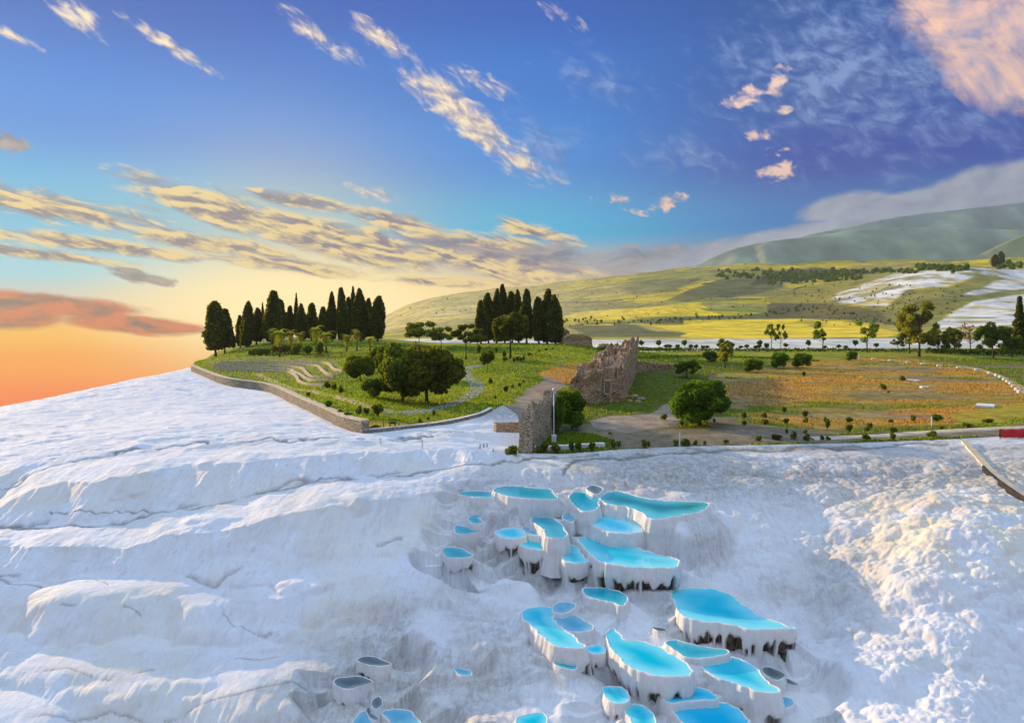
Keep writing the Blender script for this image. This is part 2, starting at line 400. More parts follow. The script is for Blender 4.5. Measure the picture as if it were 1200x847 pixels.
# outline, water, drips (0-1), wall flare, label
POOLS = [
 (r1((175,172),(240,163),(330,166),(358,182),(350,197),(270,196),(210,188)), 'w_teal', 0, 'thin leaf-shaped teal pool at the far left end of the top row'),
 (r1((365,160),(400,142),(470,137),(600,148),(665,155),(690,180),(695,205),(600,207),(480,197),(400,180)), 'w_teal', 0, 'long teal pool with a low white rim, second from left in the top row'),
 (r1((770,190),(800,168),(870,172),(925,190),(930,235),(900,265),(850,272),(815,250),(780,215)), 'w_teal', 0, 'rounded teal pool just left of the long dark green pool in the top row'),
 (r2((15,190),(50,160),(120,155),(200,180),(330,200),(470,205),(545,210),(555,228),(520,250),(440,268),(350,285),(270,290),(230,262),(150,232),(60,218)), 'w_green', 0, 'largest top-row pool with dark green and pale water, its right tip on the bare slope'),
 (r1((825,290),(900,285),(1000,300),(1090,325),(1160,365),(1140,388),(1040,392),(960,378),(900,347),(850,317)), 'w_light', 0, 'pale turquoise oval pool with a thick white wall below the dark green pool'),
 (r1((735,300),(760,275),(790,285),(800,312),(785,332),(755,322)), 'w_pale', 0, 'tiny murky teal basin squeezed between the pale oval pool and the stepped rims'),
 (r1((668,290),(690,278),(725,290),(735,317),(700,312)), 'w_grey', 0, 'small grey shallow basin above the kinked teal pool'),
 (r1((865,152),(900,132),(950,150),(920,180)), 'w_grey', 0, 'small grey puddle basin at the very top between two teal pools'),
 (r1((575,300),(620,290),(670,310),(720,340),(745,380),(760,405),(720,417),(650,407),(640,372),(600,347),(570,325)), 'w_teal', 0, 'kinked teal pool running downhill in the middle of the upper cascade'),
 (r1((520,355),(560,362),(620,375),(625,402),(560,397),(530,380)), 'w_pale', 0, 'pale shallow sliver of a pool left of the kinked teal pool'),
 (r1((225,310),(245,295),(290,290),(280,307),(300,330),(260,337),(230,325)), 'w_teal', 0, 'small half-round teal pool, upper one of the three on the left edge of the cascade'),
 (r1((155,352),(200,353),(285,378),(220,394),(160,387)), 'w_teal', .35, 'small wedge-shaped teal pool with two dark holes in its wall'),
 (r1((92,472),(170,470),(210,488),(245,512),(180,524),(110,517)), 'w_teal', .75, 'small teal pool with a dark stained cone under it, lowest one on the left edge'),
 (r1((370,387),(410,368),(480,362),(515,378),(530,405),(460,420),(400,410)), 'w_light', .8, 'cup-shaped pool with a white shelf, leftmost of the three above the dark dripstone wall'),
 (r1((500,430),(540,410),(600,420),(650,440),(680,460),(670,482),(600,480),(550,472),(510,457)), 'w_cyan', .95, 'bright cyan pool, middle one of the three above the dark dripstone wall'),
 (r1((685,457),(740,450),(790,455),(820,480),(840,510),(870,540),(830,552),(760,547),(735,522),(715,482)), 'w_cyan', .7, 'cyan pool with a bulging front, rightmost of the three above the dark dripstone wall'),
 (r1((785,396),(830,390),(852,405),(800,412)), 'w_grey', 0, 'grey sliver of a basin at the left tip of the wide bright pool'),
 ([(679,632),(691,628),(708,631),(727,636),(750,643),(772,651),(791,654),(795,660),(786,665),(758,664.5),(730,663),(705,658),(693,649),(684,639)], 'w_cyan', .8, 'widest bright turquoise pool of the middle row, dark drips under its straight front'),
 (r1((850,692),(900,685),(980,690),(1060,715),(1085,745),(1060,780),(1000,762),(930,747),(870,727)), 'w_teal', .15, 'teal pool tucked under the drips of the wide middle pool'),
 (r3((160,190),(200,165),(270,155),(330,165),(340,200),(350,240),(400,290),(460,330),(490,365),(530,390),(500,402),(420,394),(350,382),(300,347),(250,297),(210,262),(175,227)), 'w_cyan', .12, 'long deep cyan pool slanting downhill on the left of the lower cascade'),
 (r3((345,157),(380,130),(440,128),(478,150),(440,182),(400,195),(350,187)), 'w_pale', 0, 'small pale blue pool, upper one of the pair beside the long slanting pool'),
 (r3((350,222),(400,202),(470,205),(530,240),(580,270),(560,297),(470,303),(420,292),(380,267),(350,247)), 'w_pale', 0, 'pale blue pool with a tan rim beside the long slanting pool'),
 (r3((530,402),(570,388),(620,383),(650,400),(645,430),(590,434),(545,422)), 'w_light', .5, 'tiny white-lipped cup of light water left of the big deep pool'),
 (r3((350,482),(380,455),(430,448),(470,490),(485,520),(440,527),(380,512)), 'w_teal', 0, 'small teal pool on a smooth white knob below the long slanting pool'),
 ([(710,742),(718,737),(724,741),(731,749),(744,751),(767,756),(780,763),(800,775),(811,786),(804,791),(780,791.5),(760,788.5),(740,781),(728,771),(717,757)], 'w_cyan', .55, 'large deep cyan pool with a pointed dark upper corner in the lower centre'),
 (r4((235,77),(270,55),(400,45),(470,50),(550,75),(620,115),(680,165),(740,205),(820,235),(900,262),(950,280),(860,282),(700,283),(600,263),(520,247),(430,240),(350,222),(290,192),(260,142)), 'w_cyan', .9, 'largest turquoise pool on the right with brown dripstone panels under its long front'),
 (r4((205,362),(260,350),(330,370),(440,390),(560,410),(550,432),(450,447),(340,452),(280,422),(230,387)), 'w_teal', 0, 'crescent teal pool directly under the brown dripstone panels'),
 (r4((385,492),(450,457),(550,445),(630,460),(700,495),(750,535),(790,590),(860,635),(840,652),(740,647),(640,612),(540,582),(480,552),(420,512)), 'w_cyan', .1, 'large cyan pool with an arched white back rim, lowest big one on the right'),
 (r4((100,622),(200,618),(330,625),(430,635),(500,685),(440,697),(330,702),(230,714),(160,672)), 'w_blue', .1, 'blue pool with a straight back wall just above the bottom edge pool'),
 (r4((225,737),(330,715),(440,705),(540,715),(620,750),(660,790),(690,860),(660,930),(450,950),(330,880),(280,795)), 'w_blue', .2, 'big blue pool cut off by the bottom edge of the picture'),
 (r3((640,637),(690,630),(750,635),(790,670),(790,710),(750,727),(690,717),(655,682)), 'w_cyan', .3, 'small round cyan pool on a white pedestal below the large deep pool'),
 (r3((770,757),(830,735),(890,755),(940,800),(955,870),(900,930),(850,900),(795,805)), 'w_cyan', .3, 'cyan pool at the bottom edge beneath dark drips, right of the small round pool'),
 (r3((130,822),(200,795),(290,788),(305,850),(260,900),(150,890)), 'w_cyan', 0, 'lone cyan pool at the bottom edge, left of all the other bottom pools'),
 (r4((765,517),(800,505),(870,530),(900,557),(860,582),(800,562)), 'w_grey', 0, 'larger grey dark basin on the right of the arched cyan pool'),
 (r4((885,567),(930,580),(980,612),(920,607)), 'w_grey', 0, 'thin grey dark basin at the far right end of the lower pools'),
 (r4((820,702),(870,680),(930,690),(950,722),(900,747),(830,737)), 'w_pale', 0, 'murky pale puddle below the arched cyan pool on the right'),
 (r4((125,272),(195,280),(200,294),(160,297)), 'w_grey', 0, 'little grey slit of a basin left of the crescent teal pool'),
 (r5((235,547),(260,528),(300,525),(370,518),(450,548),(400,562),(330,584),(270,577)), 'w_grey', .2, 'half-empty white basin with dark grey-green water, alone at the lower left'),
 (r5((442,652),(480,625),(500,660),(470,692),(447,682)), 'w_grey', 0, 'small grey basin, uppermost of the group at the bottom left'),
 (r5((410,702),(430,685),(450,720),(480,747),(440,747)), 'w_grey', 0, 'narrow grey basin, leftmost thin one of the group at the bottom left'),
 (r5((500,712),(560,697),(640,705),(665,732),(700,765),(690,830),(600,820),(520,742)), 'w_pale', 0, 'widest slate-blue basin of the group at the bottom left'),
 (r5((338,775),(370,722),(405,707),(440,762),(450,830),(380,850)), 'w_pale', 0, 'slate-blue basin cut by the bottom edge, left end of its group'),
 (r5((890,472),(970,488),(977,512),(920,512)), 'w_pale', 0, 'tiny blue-grey puddle under a smooth white lobe between the two lower pool groups'),
 (r5((365,425),(430,408),(500,430),(540,452),(480,462),(400,448)), 'w_grey', .2, 'nearly dry white scoop with a dark slot just above the half-empty basin'),
]
def pool_world(out):
    top = min(out, key=lambda p: p[1])
    g = G(top[0], top[1], True); z = g[2] + .04
    w = []
    for px, py in out:
        Y = (CAMZ - z) * F / (py - HY); w.append(((px - CX) / F * Y, Y))
    w = np.array(w)
    a = np.sum(w[:, 0] * np.roll(w[:, 1], -1) - np.roll(w[:, 0], -1) * w[:, 1])
    if a < 0: w = w[::-1]
    s = spline(w, 200, True); per = np.linalg.norm(np.diff(np.vstack([s, s[:1]]), axis=0), axis=1).sum()
    n = int(np.clip(per / .07, 90, 420))
    s = resample(s, n, True)
    t = np.roll(s, -3, 0) - np.roll(s, 3, 0); nn = np.stack([t[:, 1], -t[:, 0]], 1); nn /= np.linalg.norm(nn, axis=1)[:, None]
    sc = np.abs(vnoise(s[:, 0] * 1.9, s[:, 1] * 1.9, 15) - .5) * -.34 + .08 + .10 * (vnoise(s[:, 0] * 5, s[:, 1] * 5, 16) - .5)
    s = s + nn * (sc * min(1, per / 14))[:, None]
    d = fbm(s[:, 0] * 1.3, s[:, 1] * 1.3, 5, 3) - .5
    return s, z, d
POOLW = [pool_world(p[0]) for p in POOLS]

def domes(X, Y, cx, cy, seed, drop, p, lift_, rlo=.75, rhi=1.25, wob=.25):
    """overlapping rounded flowstone lobes hung on the slope"""
    best = np.full(X.shape, -1e9); rr = np.zeros(X.shape); tid = np.zeros(X.shape)
    gx, gy = X / cx, Y / cy; ix, iy = np.floor(gx), np.floor(gy)
    wa = wob * (fbm(gx * 1.6, gy * 1.6, seed + 5, 3) - .5) * 2; wb = wob * (fbm(gx * 1.6 + 9, gy * 1.6, seed + 6, 3) - .5) * 2
    for dx in (-1, 0, 1):
        for dy in (-1, 0, 1):
            jx, jy = ix + dx, iy + dy
            px, py = (jx + .1 + .8 * _hash(jx, jy, seed)) , (jy + .1 + .8 * _hash(jx, jy, seed + 1))
            s = rlo + (rhi - rlo) * _hash(jx, jy, seed + 2)
            r = np.hypot(gx + wa - px, gy + wb - py) / s
            t = Zmacro(px * cx, np.maximum(py * cy, 20)) + lift_ * (_hash(jx, jy, seed + 3) - .5)
            z = t - drop * s * r ** p - .16 * (py * cy - Y) * 0
            n = z > best; best = np.where(n, z, best); rr = np.where(n, r, rr); tid = np.where(n, _hash(jx, jy, seed + 4), tid)
    return best, rr, tid
# ------------------------------------------------------------------ near ground
CRACKS = [[(-60,622),(40,617),(100,618),(150,613),(190,600),(250,592),(300,578),(360,566),(400,562),(470,556),(540,546),(620,538),(700,533)],
 [(-40,590),(20,570),(40,552),(100,540),(170,526),(240,519),(330,516),(400,514),(450,514),(530,508)],
 [(-40,684),(60,684),(110,684),(125,698)],[(60,601),(90,604),(130,600),(180,602)],
 [(150,740),(220,742),(260,728)],[(270,740),(330,742),(380,722),(420,700)],[(-20,835),(80,800),(150,815),(240,785),(330,745)],[(660,555),(675,541),(720,536),(800,530),(900,526),(1000,524),(1110,519)]]
LEDGES = [
 [(-500,585),(-100,560),(0,545),(60,530),(130,520),(220,510),(330,506),(430,506),(530,500),(640,512),(900,512)],
 [(-500,640),(-60,600),(0,585),(15,569),(40,551),(83,540),(170,526),(240,519),(330,516),(440,514),(530,512),(640,524),(900,519)],
 [(-500,660),(-60,622),(0,618),(22,617),(65,614),(109,615),(145,616),(174,609),(188,600),(232,594),(290,587),(315,576),(362,567),(400,564),(470,556),(540,546),(620,538),(700,533),(900,526)],
 [(-500,690),(0,685),(54,684),(105,681),(120,690),(150,694),(185,688),(205,678),(250,694),(268,680),(300,674),(380,664),(420,652),(480,640),(530,628),(570,596),(600,576),(700,573),(800,577),(900,584)],
 [(-500,750),(0,742),(60,735),(130,735),(152,730),(185,740),(217,742),(257,727),(279,745),(326,744),(362,730),(400,706),(440,702),(500,712),(560,716),(900,700)],
 [(-500,810),(0,800),(80,794),(140,810),(200,795),(260,782),(330,772),(380,755),(430,748),(500,760),(560,765),(900,760)],
 [(-500,880),(0,862),(100,850),(200,852),(300,832),(400,822),(500,830),(560,838),(900,838)],[(-500,960),(900,930)],[(-500,1300),(900,1300)]]
def build_near():
    u = np.linspace(-.98, .98, 1120)
    Y = np.concatenate([np.arange(29, 74, .066), np.exp(np.linspace(math.log(74), math.log(262), 330))])
    UU, YY = np.meshgrid(u, Y); X = UU * YY
    Z = Zmacro(X, YY); px, py = to_px(X, YY, Z)
    gar = inpoly(px, py, GARDEN)
    dg = np.where(YY < 95, 1.0, 1.0)
    # ---- white slope detail
    xs, ys = X, YY
    wx = xs + 1.6 * (fbm(xs * .35, ys * .35, 11, 3) - .5); wy = ys + 1.6 * (fbm(xs * .35, ys * .35, 23, 3) - .5)
    right = sstep(800, 930, px + 25 * (fbm(xs * .3, ys * .3, 3, 3) - .5)) * sstep(522, 560, py)
    pools = sstep(490, 560, px) * (1 - sstep(830, 900, px)) * sstep(548, 575, py)
    shelf = 1 - sstep(515, 535, py - np.interp(px, [0, 400, 600, 1200], [20, 0, 0, 0]))
    left = np.clip(1 - right - pools, 0, 1) * (1 - shelf)
    # lobes of flowstone on the left
    rN = int(np.searchsorted(Y, 78)); zl = Z.copy(); fr = np.full(Z.shape, .5); riser = np.zeros(Z.shape)
    sx, sy = xs[:rN], ys[:rN]
    # walls between ledges: a narrow tread, then a tall draped face
    pyN, pxN, ZN, YN = py[:rN], px[:rN], Z[:rN], YY[:rN]
    c1, c2, ci = cell(sx / 3.6 + .5 * (fbm(sx * .3, sy * .3, 34, 2) - .5), sy / 7.5, 31); k1, k2, ki = cell(sx / 1.5, sy / 5.0, 35)
    wob = 15 * (.48 - c1) + 5 * (.48 - k1) + 10 * (fbm(sx * .16, sy * .16, 36, 3) - .5)
    colpx = CX + F * u
    Lk = [np.interp(colpx, *zip(*l)) for l in LEDGES]; zk = []; 
    for l in Lk:      # ground height where each ledge line crosses each column
        zk.append(np.array([np.interp(l[q], pyN[::-1, q], ZN[::-1, q]) for q in range(len(u))]))
    pe = pyN + wob; zst = ZN.copy(); tt = np.zeros(ZN.shape)
    for q in range(len(Lk) - 1):
        m = (pe >= Lk[q][None]) & (pe < Lk[q + 1][None]); t = np.clip((pe - Lk[q][None]) / np.maximum(Lk[q + 1] - Lk[q], 1)[None], 0, 1)
        e0 = .50 + .12 * (fbm(sx * .2, sy * .1, 37, 2) - .5)
        g = np.where(t < e0, .20 * (t / e0) ** 1.3, .20 + .80 * np.clip((t - e0) / (1 - e0), 0, 1) ** .80)
        zz = zk[q][None] * (1 - g) + zk[q + 1][None] * g
        zst = np.where(m, zz, zst); tt = np.where(m, t, tt)
    face = sstep(.42, .62, tt) * sstep(1.0, .9, tt)
    d2, e2, t2 = domes(sx, sy, 3.4, 2.6, 33, .8, 2.4, .5)
    flute = (vnoise(sx * 2.2 + 1.5 * fbm(sx * .5, sy * .5, 8, 2), sy * .30, 61) - .5) * .22 + (vnoise(sx * 6, sy * .7, 62) - .5) * .09
    h = zst + .30 * face * (.5 - k1) + flute * (.15 + .85 * face) + .20 * (fbm(sx * .5, sy * .5, 9, 3) - .5) + .07 * (fbm(sx * 2.2, sy * 2.2, 10, 4) - .5)
    h = np.maximum(h, np.where(t2 > .72, zst + np.clip(d2 - ZN, -1, .45) - .1, -99))
    lowm = sstep(-8, 22, pyN - np.interp(pxN, *zip(*LEDGES[3])) + 25) 
    d1, e1, t1 = domes(sx, sy, 7.0, 4.4, 31, 1.35, 2.9, .6, .85, 1.35, .3)
    dl = np.maximum(d1, d2 - .36) - .10 + .8 * flute * sstep(.35, .95, e1) + .07 * (fbm(sx * 1.3, sy * 1.3, 9, 4) - .5)
    h = h + (np.maximum(h - .22, dl) - h) * lowm
    zl[:rN] = h; riser[:rN] = face; steep = np.zeros(Z.shape); steep[:rN] = sstep(.9, 1.0, tt)
    Zb = Z.copy(); L3 = np.interp(pxN, *zip(*LEDGES[3]))
    wb = np.where(pyN + wob < L3, 1.0, 0.0) * (1 - sstep(830, 960, pxN)) * sstep(0, 1, (pyN - np.interp(pxN, *zip(*LEDGES[1]))) / 6)
    Zb[:rN] = ZN + (h - ZN) * wb
    # billows on the right
    def bul(sc, seed, wamp=.35):
        a = sc * wamp
        k1, k2, _ = cell((xs + a * (fbm(xs / sc * 1.7, ys / sc * 1.7, seed, 2) - .5) * 3) / sc, (ys + a * (fbm(xs / sc * 1.7, ys / sc * 1.7, seed + 7, 2) - .5) * 3) / (sc * 1.25), seed)
        return np.sqrt(np.clip(1 - k1 ** 2 * 1.05, 0, 1))
    zr = Z.copy(); q1_, e1_, _t = domes(sx, sy, 3.4, 2.8, 43, 1.25, 2.2, .9); q2_, e2_, _t = domes(sx, sy, 1.25, 1.1, 45, .42, 2.2, .35)
    zr[:rN] = np.maximum(np.maximum(q1_, q2_ - .05), Z[:rN] - .8)
    zr = zr + .42 * (bul(.85, 105) - .7) + .20 * (bul(.38, 107) - .7) + .5 * (fbm(xs * .22, ys * .22, 55, 4) - .5)
    # stepped little rims among the pools
    h1 = Zb + .35 * (fbm(xs * .5, ys * .5, 71, 3) - .5) + .35 * (.5 - cell(wx / 1.5, wy / 2.2, 88)[0]); s1 = .42
    q1 = h1 / s1; fr1 = q1 - np.floor(q1)
    zp = s1 * (np.floor(q1) + np.where(fr1 < .3, .8 * (fr1 / .3) ** .6, .8 + .2 * (fr1 - .3) / .7 + .10 * np.exp(-((fr1 - .34) / .07) ** 2))) - s1 * .45 + .10 * (fbm(xs * 2.5, ys * 2.5, 17, 4) - .5)
    dp, ep, _t = domes(sx, sy, 2.3, 1.9, 73, .9, 2.3, .7)
    zp[:rN] = np.maximum(zp[:rN] - .38, np.where(wb > .5, -99, dp - .08) + .04 * (fbm(sx * 4, sy * 4, 18, 3) - .5)) + (vnoise(sx * 4.2, sy * .6, 63) - .5) * .06
    # rippled shelf
    k = fbm(xs * .16, ys * .30, 91, 5)
    zs = Z + .5 * (np.abs(k - .5) * -2 + .3) + .16 * (fbm(xs * .9, ys * 1.2, 93, 4) - .5)
    zs = np.where(YY > 110, Z + (zs - Z) * 1.3, zs)
    wsum = left + right + pools + shelf + 1e-6
    zw = (zl * left + zr * right + zp * pools + zs * shelf) / wsum
    fade = sstep(0, 10, dist_poly(px, py, GARDEN))
    zw = Z + (zw - Z) * (.15 + .85 * fade)
    # room for the pools: floor under each, ground up to the rim behind, a fall in front
    for i_ in sorted(range(len(POOLS)), key=lambda k: -POOLW[k][1]):
        (o, zz, d), p = POOLW[i_], POOLS[i_]; drip = p[2]
        x0, x1, y0, y1 = o[:, 0].min() - 3, o[:, 0].max() + 3, o[:, 1].min() - 4, o[:, 1].max() + 3
        sel = np.nonzero((X > x0) & (X < x1) & (YY > y0) & (YY < y1))
        xx, yy = X[sel], YY[sel]; cur = zw[sel]
        ins = inpoly(xx, yy, o); dd = dist_poly(xx, yy, o[::3])
        # nearest outline point's place between front and back
        k = np.argmin((xx[:, None] - o[None, ::6, 0]) ** 2 + (yy[:, None] - o[None, ::6, 1]) ** 2, 1)
        ox = (o[::6, 0][k] - o[:, 0].min()) / max(.5, np.ptp(o[:, 0])); drip = p[2] * (1 - np.abs(2 * ox - 1) ** 5)
        oy = o[::6, 1][k]; fy = (oy - o[:, 1].min()) / max(.5, np.ptp(o[:, 1]))
        f = np.where(ins, 0, sstep(.85, .35, fy))
        low = zz - (.5 + 2.2 * drip + .25 * np.clip(dd, 0, 2)) * f
        cap = np.where(ins, zz - .75, np.where(f > .02, low + (1 - f) * .12 + (1 - f) * dd * .9, zz - .02 + dd * .9))
        w = np.where(ins, 1, 1 - sstep(.4 + .9 * f, 1.0 + 1.6 * f, dd))
        new = np.minimum(cur, cap)
        new = np.where((~ins) & (f < .3), np.maximum(new, zz - .10 - dd * .8), new)     # the slope closes up to the back rim
        new = np.where(~ins, np.maximum(new, zz - (.24 + 2.3 * drip) - dd * (.55 + .5 * (drip > .3))), new)
        zw[sel] = cur + (new - cur) * w
    # colour masks
    dirt = np.zeros_like(Z); stain_shade = np.zeros_like(Z)
    nn = fbm(xs * .25, ys * .4, 19, 4)
    cjx, cjy = px + 7 * (fbm(xs * .8, ys * .8, 29, 3) - .5), py + 9 * (fbm(xs * .6, ys * .6, 27, 3) - .5)
    for c, wd in zip(CRACKS, (1.3, .8, .8, .6, .0001, .0001, .0001, 2.0)):
        dd = dist_poly(cjx, cjy, c, False)
        stain_shade = np.maximum(stain_shade, np.exp(-(dd / wd) ** 2) * sstep(.30, .46, nn + .08) * .85)
        zw = zw - .10 * np.exp(-(dd / (wd * 1.1)) ** 2) * (~gar)
    top = sstep(560, 700, px) * np.exp(-((py - 545) / 22) ** 2) * sstep(.30, .6, nn + .1)
    dirt = np.maximum(dirt, top * .8); dirt = np.maximum(dirt, 1.0 * sstep(620, 740, px) * np.exp(-((py - 553) / 40) ** 2) * sstep(.2, .48, nn + .1))
    dirt = np.maximum(dirt, .9 * sstep(640, 760, px) * np.exp(-((py - 527) / 7) ** 2))
    dirt = np.maximum(dirt, .5 * sstep(480, 600, px) * (1 - sstep(700, 900, px)) * np.exp(-((py - 562) / 14) ** 2))
    lowl = sstep(300, 420, px + (py - 770) * .7) * (1 - sstep(560, 650, px)) * sstep(690, 735, py)
    dirt = np.maximum(dirt, .75 * lowl * sstep(.3, .6, nn + .1))
    rcor = np.exp(-(((px - 985) / 55) ** 2 + ((py - 690 + (px - 985) * .2) / 70) ** 2))
    dirt = np.maximum(dirt, .7 * rcor); dirt = np.maximum(dirt, .6 * pools * sstep(.42, .62, fbm(xs * .3, ys * .3, 47, 4)))
    dirt = np.maximum(dirt, .45 * np.exp(-(((px - 905) / 50) ** 2 + ((py - 695) / 18) ** 2)))
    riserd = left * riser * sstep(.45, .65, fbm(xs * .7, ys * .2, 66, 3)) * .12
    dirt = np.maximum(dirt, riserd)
    stain_shade = np.maximum(stain_shade, left * steep * sstep(.50, .62, fbm(xs * .5, ys * .3, 67, 3)) * .55)
    dirt = np.maximum(dirt, sstep(545, 575, px) * (1 - sstep(612, 640, px)) * (1 - sstep(484, 500, py)) * .95)
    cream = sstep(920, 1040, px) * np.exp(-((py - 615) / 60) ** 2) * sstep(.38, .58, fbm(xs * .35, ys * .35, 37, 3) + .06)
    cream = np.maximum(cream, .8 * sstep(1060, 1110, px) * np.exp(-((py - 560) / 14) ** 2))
    cream = np.maximum(cream, .35 * left * sstep(.5, .7, fbm(xs * .2, ys * .25, 39, 3)))
    # ---- garden heights and colours
    zg = Z + np.where(gar, lift(px, py), 0) + .25 * (fbm(xs * .12, ys * .12, 201, 4) - .5) * sstep(0, 8, dist_poly(px, py, GARDEN)) + .05 * (fbm(xs * 1.1, ys * 1.1, 203, 4) - .5)
    lawn = np.array([.13, .195, .012]); lawn2 = np.array([.30, .30, .016]); soil = np.array([.22, .175, .13]); orange = np.array([.52, .27, .05])
    greyp = np.array([.32, .255, .19]); ter = np.array([.27, .26, .10]); olive = np.array([.10, .10, .025])
    r0 = int(np.searchsorted(Y, 58)); full = (px, py, xs, ys, gar)
    px, py, xs, ys = px[r0:], py[r0:], xs[r0:], ys[r0:]
    n1 = fbm(xs * .09, ys * .09, 211, 4)[..., None]; n2 = fbm(xs * .05, ys * .16, 213, 5)[..., None]
    C = lawn + (lawn2 - lawn) * sstep(.4, .65, n1)
    na, nb = fbm(xs * .2, ys * .2, 301, 3) - .5, fbm(xs * .2, ys * .2, 303, 3) - .5
    def paint(poly, col, soft=3.0, amt=1.0, nz=.5):
        nonlocal C
        jx = px + nz * 30 * na; jy = py + nz * 12 * nb
        ins = inpoly(jx, jy, poly); w = np.where(ins, np.clip(dist_poly(jx, jy, poly) / soft, 0, 1), 0)[..., None] * amt
        C = C + (np.asarray(col) - C) * w
    # right field
    paint([(668,432),(760,418),(1300,418),(1300,520),(600,540),(608,500),(640,470)], olive, 4, .75)
    paint([(830,440),(890,430),(960,419),(1060,417),(1150,431),(1195,452),(1240,492),(1100,501),(960,503),(870,490),(840,470)], orange, 6, 1)
    paint([(700,415),(860,410),(1200,411),(1200,416),(1040,417),(900,424),(760,424)], lawn2, 2, .9)
    C = C + (soil - C) * (sstep(.52, .62, n2) * (inpoly(px, py, [(830,428),(1300,428),(1300,515),(830,515)])[..., None]) * .75)
    C = C + (lawn * .9 - C) * (sstep(.60, .68, fbm(xs * .07, ys * .22, 219, 4))[..., None] * (inpoly(px, py, [(850,415),(1300,415),(1300,512),(850,512)])[..., None]) * .8)
    fld = inpoly(px, py, [(840,438),(960,420),(1060,418),(1150,432),(1230,490),(960,502),(850,470)])[..., None]
    C = C + (np.array([.20, .19, .03]) - C) * sstep(.50, .64, fbm(xs * .06, ys * .14, 221, 5))[..., None] * fld * .6
    C = C + (np.array([.42, .33, .07]) - C) * sstep(.54, .66, fbm(xs * .10, ys * .22, 223, 5))[..., None] * fld * .45
    paint([(850,445),(905,448),(960,460),(940,470),(880,478),(850,480)], np.array([.34, .22, .10]), 4, .7)
    paint([(905,475),(1000,470),(1100,470),(1010,485),(900,490)], np.array([.22, .19, .04]), 4, .6)
    paint([(600,500),(700,496),(800,500),(900,502),(1000,508),(1100,503),(1200,497),(1240,510),(1100,516),(900,522),(700,530),(606,533)], greyp * .8, 4, .8)
    paint([(1110,484),(1200,470),(1250,480),(1250,498),(1120,500)], lawn2, 3, .7)
    paint([(636,500),(700,508),(722,518),(715,527),(620,530),(616,510)], lawn * .8, 3, .9)
    paint([(728,440),(800,440),(850,450),(800,470),(760,482),(700,490),(720,470)], np.array([.10, .125, .022]), 4, .8)
    paint([(688,492),(720,486),(760,484),(788,470),(802,478),(792,500),(740,506),(700,502)], greyp * 1.1, 2, 1)
    paint([(735,425),(790,424),(795,432),(750,440),(730,436)], np.array([.12, .11, .09]), 2, .9)  # shadowed grey bank beside the ruin, its shade painted into the ground
    paint([(560,483),(600,472),(622,452),(640,438),(655,424),(668,432),(660,455),(640,475),(618,500),(606,498)], greyp, 2.5, 1)
    paint([(625,440),(640,428),(690,424),(688,438),(672,452),(650,447)], orange, 3, .9)
    paint([(330,455),(372,458),(400,470),(470,492),(440,497),(400,490),(350,470)], lawn2, 2, .8)
    paint([(232,425),(248,423),(385,424),(402,437),(382,456),(350,452),(330,441),(240,436)], ter, 1.5, .9, .1)
    paint([(240,436),(330,441),(350,450),(345,456),(312,456),(262,449)], ter * .9, 1.5, .9, .1)
    paint([(244,392),(430,392),(430,400),(330,404),(244,410)], np.array([.55, .52, .48]), 2, .7)
    px, py, xs, ys, gar = full; C = np.concatenate([np.zeros((r0,) + C.shape[1:]), C]); assert C.shape[:2] == X.shape
    # ---- split into the white slope and the garden, each its own sheet
    nr, nc = X.shape
    idx = np.arange(nr * nc).reshape(nr, nc)
    quads = np.stack([idx[:-1, :-1], idx[:-1, 1:], idx[1:, 1:], idx[1:, :-1]], -1).reshape(-1, 4)
    gf = gar.ravel()[quads].sum(1)
    def sheet(name, fs, zz, mat, attrs=None, colors=None):
        used = np.unique(fs); mp = np.full(nr * nc, -1, np.int64); mp[used] = np.arange(len(used))
        V = np.stack([X.ravel()[used], YY.ravel()[used], zz.ravel()[used]], 1)
        me = mesh_np(name, V, mp[fs], mat, True, {k: a.ravel()[used] for k, a in (attrs or {}).items()}, {k: a.reshape(-1, 3)[used] for k, a in (colors or {}).items()})
        return tag(link(name, me), kind='structure')
    zwt = zw - np.where(gar, .35, 0)
    keep = (gf < 4) | (dist_poly(px, py, GARDEN).ravel()[quads[:, 0]] < 5)
    sheet('travertine_slope', quads[keep], zwt, M['trav'], dict(dirt=dirt, stain_shade=stain_shade, cream=cream))
    sheet('garden_ground', quads[gf >= 2], zg, M['ground'], None, dict(col=C))
    return X, YY, zg, gar, px, py, C
NEAR = build_near()

